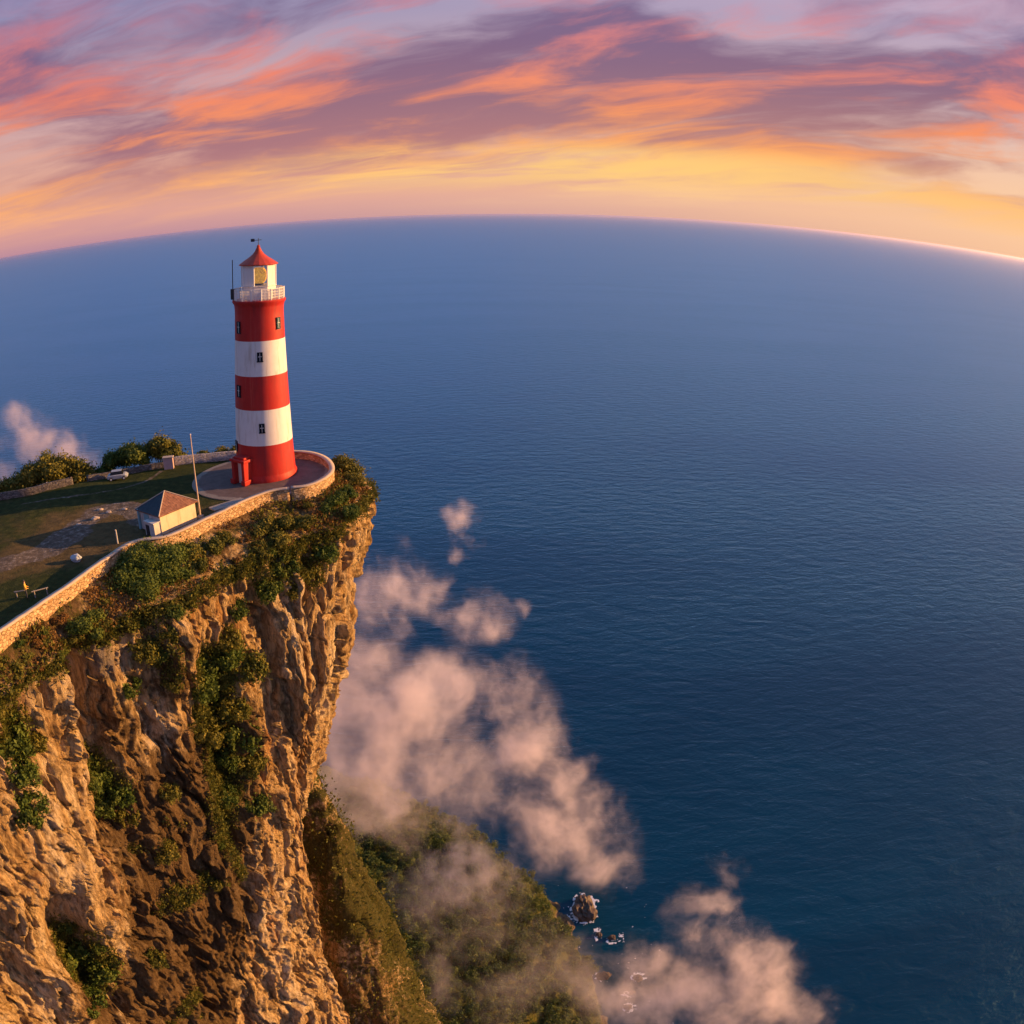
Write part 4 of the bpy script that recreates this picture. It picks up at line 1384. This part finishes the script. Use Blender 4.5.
CB = [  # cliff bushes: s, v, size, leaf, label
    (119.4, 15.0, 2.1, 0, 'bright green bush filling the cleft in the left part of the cliff'),
    (119.0, 18.2, 1.6, 0, 'green bush hanging lower in the left cleft of the cliff'),
    (120.8, 20.0, 1.1, 1, 'small olive bush right of the left cleft'),
    (111.4, 4.8, 1.9, 0, 'dark green bush under the parapet at the left edge of the view'),
    (110.6, 7.6, 1.4, 0, 'dark bush on the ledge at the left edge, lower of two'),
    (113.6, 6.5, 1.0, 1, 'small olive bush on the lit rib at the left'),
    (107.6, 30.0, 2.4, 0, 'big green bush in the deep hollow at the lower left'),
    (109.6, 33.5, 1.7, 0, 'green bush at the lower end of the hollow, lower left'),
    (106.0, 35.5, 1.6, 0, 'bush at the foot of the lower left hollow'),
    (135.2, 9.0, 1.7, 0, 'uppermost green bush in the central gully of the cliff'),
    (138.0, 7.0, 1.5, 1, 'olive bush on the ledge right of the central gully head'),
    (140.2, 5.0, 1.1, 0, 'small bush on the ledge under the pale rock panel'),
    (134.8, 13.0, 2.2, 0, 'big dark green bush in the middle of the central gully'),
    (136.6, 15.5, 1.7, 1, 'olive bush on the sunny side of the central gully'),
    (134.2, 18.0, 1.7, 0, 'green bush in the lower central gully'),
    (135.4, 21.5, 1.2, 0, 'narrow bush in the dark crack below the central gully'),
    (133.4, 25.0, 1.2, 0, 'small bush at the tail of the dark crack'),
    (144.6, 4.0, 1.3, 0, 'dark bush in the notch under the cliff top, right part'),
    (147.0, 2.0, 1.4, 0, 'green bush over the lip right of the notch'),
    (150.0, 4.5, 1.2, 1, 'olive bush on the upper prow'),
    (152.4, 2.2, 1.3, 0, 'green bush on the lip of the prow'),
    (127.4, 4.0, 1.3, 1, 'olive bush between the two brown buttresses'),
    (125.4, 6.5, 1.1, 0, 'small dark bush low between the brown buttresses'),
    (130.0, 3.0, 1.2, 1, 'olive bush over the top of the brown buttress'),
    (126.0, 20.0, 1.0, 1, 'small olive bush on the brown middle face'),
    (122.5, 25.5, 1.1, 1, 'small olive bush low on the brown middle face'),
    (128.0, 33.0, 1.0, 1, 'small shrub on the brown face near the dark crack'),
    (115.0, 36.0, 1.2, 1, 'small shrub on the brown slope at the bottom'),
    (139.0, 11.0, 1.7, 1, 'olive bush spreading right of the gully, under the curved rock arch'),
    (137.6, 8.6, 1.6, 0, 'rounded green bush under the curved rock arch'),
    (137.0, 18.5, 1.8, 0, 'dark bush at the right side of the gully, halfway down'),
    (137.4, 23.0, 1.7, 1, 'olive bush beside the sunlit strip of the prow'),
    (136.6, 28.0, 1.5, 0, 'dark green bush low beside the sunlit strip of the prow'),
    (133.0, 11.0, 1.5, 0, 'green bush at the left side of the gully head'),
    (132.8, 16.0, 1.6, 1, 'olive bush left of the gully, on brown rock'),
    (121.0, 17.0, 1.5, 0, 'green bush at the right side of the left cleft'),
    (109.4, 10.5, 1.5, 0, 'green bush below the ledge at the left edge'),
    (147.6, 5.5, 1.1, 1, 'olive tuft on the face under the terrace'),
]
for i, (s, v, sz, lf, lab) in enumerate(CB):
    p, nn = cliff_pt(s, v)
    sz *= 1.22
    bush(p + nn * .1 - Vector((0, 0, .3 * sz)), sz * 1.0, sz * 1.0, sz * 1.25, [LEAF_GREEN, LEAF_OLIVE][lf], i, lean=(nn * .55 + Vector((0, 0, 1))), label=lab, cat='bush', group='bushes on the cliff face')

# small tufted shrubs that nothing tells apart
rs = np.random.default_rng(77)
def small_set(n, s0, s1, where, label, group, mats, zs=(.45, 1.0)):
    k = 0
    while k < n:
        s = rs.uniform(s0, s1)
        if where == 'lip':
            t = rs.uniform(.15, 1.0); p = shoulder_pt(s, t); nn = Vector((0, 0, 1))
        else:
            v = rs.uniform(0, 62)
            i = int(np.argmin(abs(CL_S - s))); j = int(np.argmin(abs(CL_V - v)))
            if CL_VEG[i, j] < .38 + .3 * rs.uniform(): continue
            p, nn = Vector(CL_P[i, j]), Vector(CL_N[i, j]); nn = (nn * .7 + Vector((0, 0, 1))).normalized()
        z = rs.uniform(*zs)
        bush(p - nn * .15, z, z, z * rs.uniform(.8, 1.2), mats[int(rs.integers(len(mats)))], int(rs.integers(4)), name='shrub', lean=nn, label=label, cat='shrub', group=group)
        k += 1


small_set(46, 106, 168, 'lip', 'knee-high shrub on the sloping strip between the parapet and the cliff lip', 'low shrubs along the cliff lip', [LEAF_GREEN, LEAF_OLIVE, LEAF_OLIVE, LEAF_RUST])
small_set(95, 98, 150, 'face', 'small wild shrub clinging to the vegetated rock of the cliff face', 'small shrubs clinging to the cliff', [LEAF_GREEN, LEAF_OLIVE, LEAF_OLIVE])


# loose ground cover, too many stems to count
def scatter(name, P, N, n, size, mat, seed, stand=.0, upb=.6, jit=.25):
    r = np.random.default_rng(seed)
    k = r.integers(0, len(P), n)
    p = P[k] + r.normal(size=(n, 3)) * jit + N[k] * r.uniform(-.05, stand, n)[:, None]
    u = N[k] * .5 + np.array([0, 0, upb]) + r.normal(size=(n, 3)) * .45
    u /= np.linalg.norm(u, axis=1)[:, None]
    a = np.cross(u, r.normal(size=(n, 3))); a /= np.linalg.norm(a, axis=1)[:, None]
    s = size * r.uniform(.5, 1.5, n)[:, None]
    q = np.stack([p - a * s * .35, p + a * s * .35, p + a * s * .22 + u * s, p - a * s * .22 + u * s * .85], 1)
    t = np.repeat(np.clip(r.normal(.45, .22, n), 0, 1), 4)
    o = mesh_np(name, q.reshape(-1, 3), np.arange(4 * n).reshape(-1, 4), mat, attrs={'tint': t})
    return tag(o, kind='stuff')


msk = (CL_VEG > .42) & (CL_S[:, None] > 92) & (CL_S[:, None] < 170) & (CL_V[None, :] < 80)
m2 = msk & (rs.uniform(size=msk.shape) < .35)
scatter('cliff_scrub', CL_P[m2], CL_N[m2], 60000, .20, LEAF_OLIVE, 5, .25)
i0 = (CL_S > 90) & (CL_S < 172)
lipP = CL_SH[i0][:, 3:, :].reshape(-1, 3)
lipN = np.repeat(CL_N[i0][:, 0, :], CL_SH.shape[1] - 3, 0)
kk = (fbm(lipP * .35 + 2, 4, 901) > .04) & (rs.uniform(size=len(lipP)) < 1)
scatter('edge_scrub', lipP[kk], lipN[kk] * .3, 12000, .22, LEAF_OLIVE, 6, .2)
rust = lipP[(fbm(lipP * .25 + 5, 3, 900) > .12)]
scatter('dry_grass', rust, np.zeros_like(rust), 15000, .20, LEAF_RUST, 8, .2)
ks = (SP_V > .42) & (SP_P[:, 2] > 150)
scatter('buttress_scrub', SP_P[ks], SP_N[ks], 45000, .42, LEAF_OLIVE, 9, .5, jit=.8)


# ------------------------------------------------------------------ wood on the lower slope
def pix(x, y, z):
    p_ = R(20.95); Z = y * math.cos(p_) - (z - CAM_Z) * math.sin(p_); Y = y * math.sin(p_) + (z - CAM_Z) * math.cos(p_)
    th = math.atan2(math.hypot(x, Y), Z); r_ = 2 * 820 * math.sin(th / 2); q = math.hypot(x, Y)
    return 512 + x / q * r_, 512 - Y / q * r_


def forest():
    r = np.random.default_rng(3)
    var = []
    for i in range(5):
        cs, rs_, per = [], [], []
        for k in range(16):
            a = r.uniform(0, 6.28); q = math.sqrt(r.uniform()) * 2.6; z = 3.4 + r.uniform(-.8, 2.4) * math.sqrt(1 - (q / 3) ** 2)
            cs.append((q * math.cos(a), q * math.sin(a), z)); rad = r.uniform(.8, 1.4); rs_.append(rad); per.append(int(55 * rad * rad))
        V, F, t = leaf_cloud(cs, rs_, per, .33, 100 + i, .8)
        crown = mesh_np('crown', V, F, LEAF_WOOD, attrs={'tint': t})
        tm = MB().tube((0, 0, -1.0), (.1, .05, 2.2), .24, .16, 6)
        for c in cs[:6]:
            tm.tube((.1, .05, 2.0), c, .12, .05, 5)
        trunk = tm.build('trunk', BARK)
        var.append((crown, trunk, False))
    # candidate places, kept if they show in the view
    pts = []
    tries = 0
    while len(pts) < 640 and tries < 60000:
        tries += 1
        x = r.uniform(-120, 48); y = r.uniform(110, 410)
        z = land_at(x, y)
        if z < 20: continue
        u, v = pix(x, y, z + 3)
        lim = np.interp(v, [780, 830, 870, 930, 1024, 1100], [325, 345, 360, 372, 392, 410])
        if not (lim < u < 640 and 780 < v < 1050): continue
        if any((x - a) ** 2 + (y - b) ** 2 < 30 for a, b, _ in pts): continue
        pts.append((x, y, z))
    pts.sort(key=lambda p_: p_[0] ** 2 + p_[1] ** 2 + (p_[2] - CAM_Z) ** 2)
    used = [0] * 5
    for i, (x, y, z) in enumerate(pts[:290]):
        k = i % 5
        crown, trunk, _ = var[k]
        if used[k]:
            crown, trunk = crown.copy(), trunk.copy()
            COL.objects.link(crown); COL.objects.link(trunk)
        used[k] = 1
        root = empty('tree', (x, y, z - .3), r.uniform(0, 6.28), label='round-crowned green tree in the wood at the foot of the cliff', cat='tree', group='trees of the lower wood')
        s = r.uniform(.75, 1.35)
        root.scale = (s, s, s * r.uniform(.8, 1.15))
        crown.parent = root; trunk.parent = root
    # the rest of the wood and its undergrowth as one mass
    cs, rs_, per = [], [], []
    for (x, y, z) in pts[290:]:
        s = r.uniform(.8, 1.3)
        for k in range(7):
            a = r.uniform(0, 6.28); q = r.uniform(0, 2.4)
            cs.append((x + q * math.cos(a), y + q * math.sin(a), z + 2.6 + r.uniform(-1, 2) * s)); rs_.append(r.uniform(.9, 1.5)); per.append(45)
    g = 0
    while g < 1800:
        x = r.uniform(-120, 50); y = r.uniform(110, 410)
        z = land_at(x, y)
        if z < 14: continue
        u, v = pix(x, y, z)
        if not (320 < u < 640 and 770 < v < 1060): continue
        cs.append((x, y, z + .2)); rs_.append(r.uniform(.6, 1.5)); per.append(26); g += 1
    V, F, t = leaf_cloud(cs, rs_, per, .36, 999, .7)
    tag(mesh_np('undergrowth', V, F, LEAF_WOOD, attrs={'tint': t}), kind='stuff')


forest()

# ------------------------------------------------------------------ air: haze and low cloud
def haze():
    m_, T = new_mat('haze_air')
    v = T.n('VolumePrincipled', None, Color=(.80, .74, .98), Density=8e-6, Anisotropy=.66)
    T.n('OutputMaterial', None, Volume=v.outputs[0])
    o = MB().box((0, 0, 187), (1204000, 1204000, 378)).build('haze', m_)
    tag(o, kind='stuff')


haze()


def ray(px_, py_):
    x, y = px_ - 512., 512. - py_
    r_ = math.hypot(x, y); th = 2 * math.asin(r_ / 1640); s = math.sin(th) / r_
    X, Y, Z = x * s, y * s, math.cos(th); p_ = R(20.95)
    return Vector((X, Z * math.cos(p_) + Y * math.sin(p_), -Z * math.sin(p_) + Y * math.cos(p_)))


def cloud(blobs, dens, nsc, label, seed, thr=.34, amp=1.75, col=(.96, .88, .94)):
    """blobs: world centre and radius; one soft-edged body of mist"""
    G = 1.45
    bm = bmesh.new()
    for (c, r_) in blobs:
        bmesh.ops.create_icosphere(bm, subdivisions=3, radius=r_ * G * .93, matrix=Matrix.Translation(c))
    me = bpy.data.meshes.new('cloud'); bm.to_mesh(me); bm.free()
    m_, T = new_mat('cloud_mist')
    pos = T.n('NewGeometry').outputs['Position']
    off = (seed * 13.1, seed * 7.7, 0)
    w = T.n('TexNoise', {'noise_dimensions': '3D'}, Vector=T.vm('ADD', pos, off), Scale=nsc * 1.3, Detail=3).outputs['Color']
    rm_ = sum(b[1] for b in blobs) / len(blobs)
    pw = T.vm('ADD', pos, T.vm('SCALE', T.vm('SUBTRACT', w, (.5, .5, .5)), 1.0 * rm_))
    tot = None
    for (c, r_) in blobs:
        d = T.vm('DISTANCE', pw, tuple(c))
        a = T.mr(d, r_ * G, 0, 0, 1, False)
        tot = a if tot is None else T.m('MAXIMUM', tot, a)
    hull = None
    for (c, r_) in blobs:
        a = T.mr(T.vm('DISTANCE', pos, tuple(c)), r_ * G * .93, r_ * G * .6)
        hull = a if hull is None else T.m('MAXIMUM', hull, a)
    n = T.noise(T.vm('ADD', T.mapping(pos, scale=(1, 1, .8)), off), nsc, 8, .66, .25)
    n = T.m('ADD', T.m('MULTIPLY', n, .66), T.m('MULTIPLY', T.noise(T.vm('ADD', pw, off), nsc * 3.1, 6, .68, .3), .40))
    f = T.m('ADD', tot, T.m('MULTIPLY', T.m('SUBTRACT', n, .53), amp * 2.3))
    de = T.mr(f, thr, thr + .95, 0, 1, False)
    de = T.m('MULTIPLY', T.m('MULTIPLY', T.m('MULTIPLY', de, de), hull), dens * 1.7)
    v = T.n('VolumePrincipled', None, Color=col, Density=de, Anisotropy=.25)
    T.n('OutputMaterial', None, Volume=v.outputs[0])
    o = link('cloud', me, m_)
    rm = o.modifiers.new('remesh', 'REMESH'); rm.mode = 'VOXEL'; rm.voxel_size = max(1.2, min(b[1] for b in blobs) * .14)
    return tag(o, label=label, cat='cloud', group='wisps of low cloud')


def cl(lst):
    """(px, py, range, radius in px) -> world blobs"""
    cpos = Vector((0, 0, CAM_Z))
    return [(cpos + ray(a, b) * d, rp * d / 820 * 1.0) for (a, b, d, rp) in lst]


cloud(cl([(395, 585, 250, 48), (430, 590, 255, 42), (375, 590, 245, 40), (465, 612, 255, 32), (495, 618, 255, 24), (440, 620, 255, 26), (520, 608, 255, 12), (400, 630, 250, 26)]), .085, .054, 'pinkish wisp of cloud beside the upper cliff, uppermost of the drifting ones', 1)
cloud(cl([(462, 520, 255, 20), (468, 538, 255, 18), (458, 552, 255, 14), (448, 516, 255, 12)]), .12, .10, 'tiny curled shred of cloud above the uppermost wisp', 2)
cloud(cl([(345, 700, 235, 74), (385, 740, 240, 76), (350, 770, 235, 72), (415, 700, 245, 52), (335, 650, 235, 44), (430, 770, 250, 64), (400, 800, 250, 56)]), .080, .030, 'dense pale bank of cloud against the right side of the cliff', 3)
cloud(cl([(450, 690, 300, 44), (500, 700, 300, 46), (525, 750, 305, 58), (490, 800, 305, 66), (540, 820, 310, 60), (590, 830, 315, 48), (560, 770, 305, 44), (480, 860, 310, 58), (605, 870, 320, 36)]), .070, .036, 'large billowing pink cloud in the middle over the coast', 4)
cloud(cl([(430, 900, 300, 50), (480, 930, 300, 56), (540, 940, 305, 58), (590, 1000, 310, 60), (520, 1000, 300, 55), (440, 980, 300, 40)]), .016, .036, 'thin orange mist lying over the wooded slope at the bottom', 5)
cloud(cl([(715, 900, 345, 34), (705, 940, 345, 46), (740, 960, 350, 50), (690, 990, 345, 54), (760, 1000, 350, 54), (800, 1010, 350, 40), (720, 1040, 345, 70), (650, 1010, 340, 50), (660, 960, 335, 34), (722, 872, 345, 26), (706, 905, 345, 34), (610, 1005, 330, 48), (640, 965, 335, 34), (780, 970, 350, 30)]), .050, .040, 'orange-brown cloud over the sea at the lower right', 6)
cloud(cl([(22, 425, 420, 26), (45, 440, 420, 28), (72, 450, 425, 26), (60, 458, 425, 24), (5, 440, 420, 20), (0, 470, 420, 22), (90, 460, 425, 18), (30, 435, 420, 30), (60, 452, 425, 30)]), .085, .036, 'mauve cloud over the far sea at the left, behind the plateau', 7)
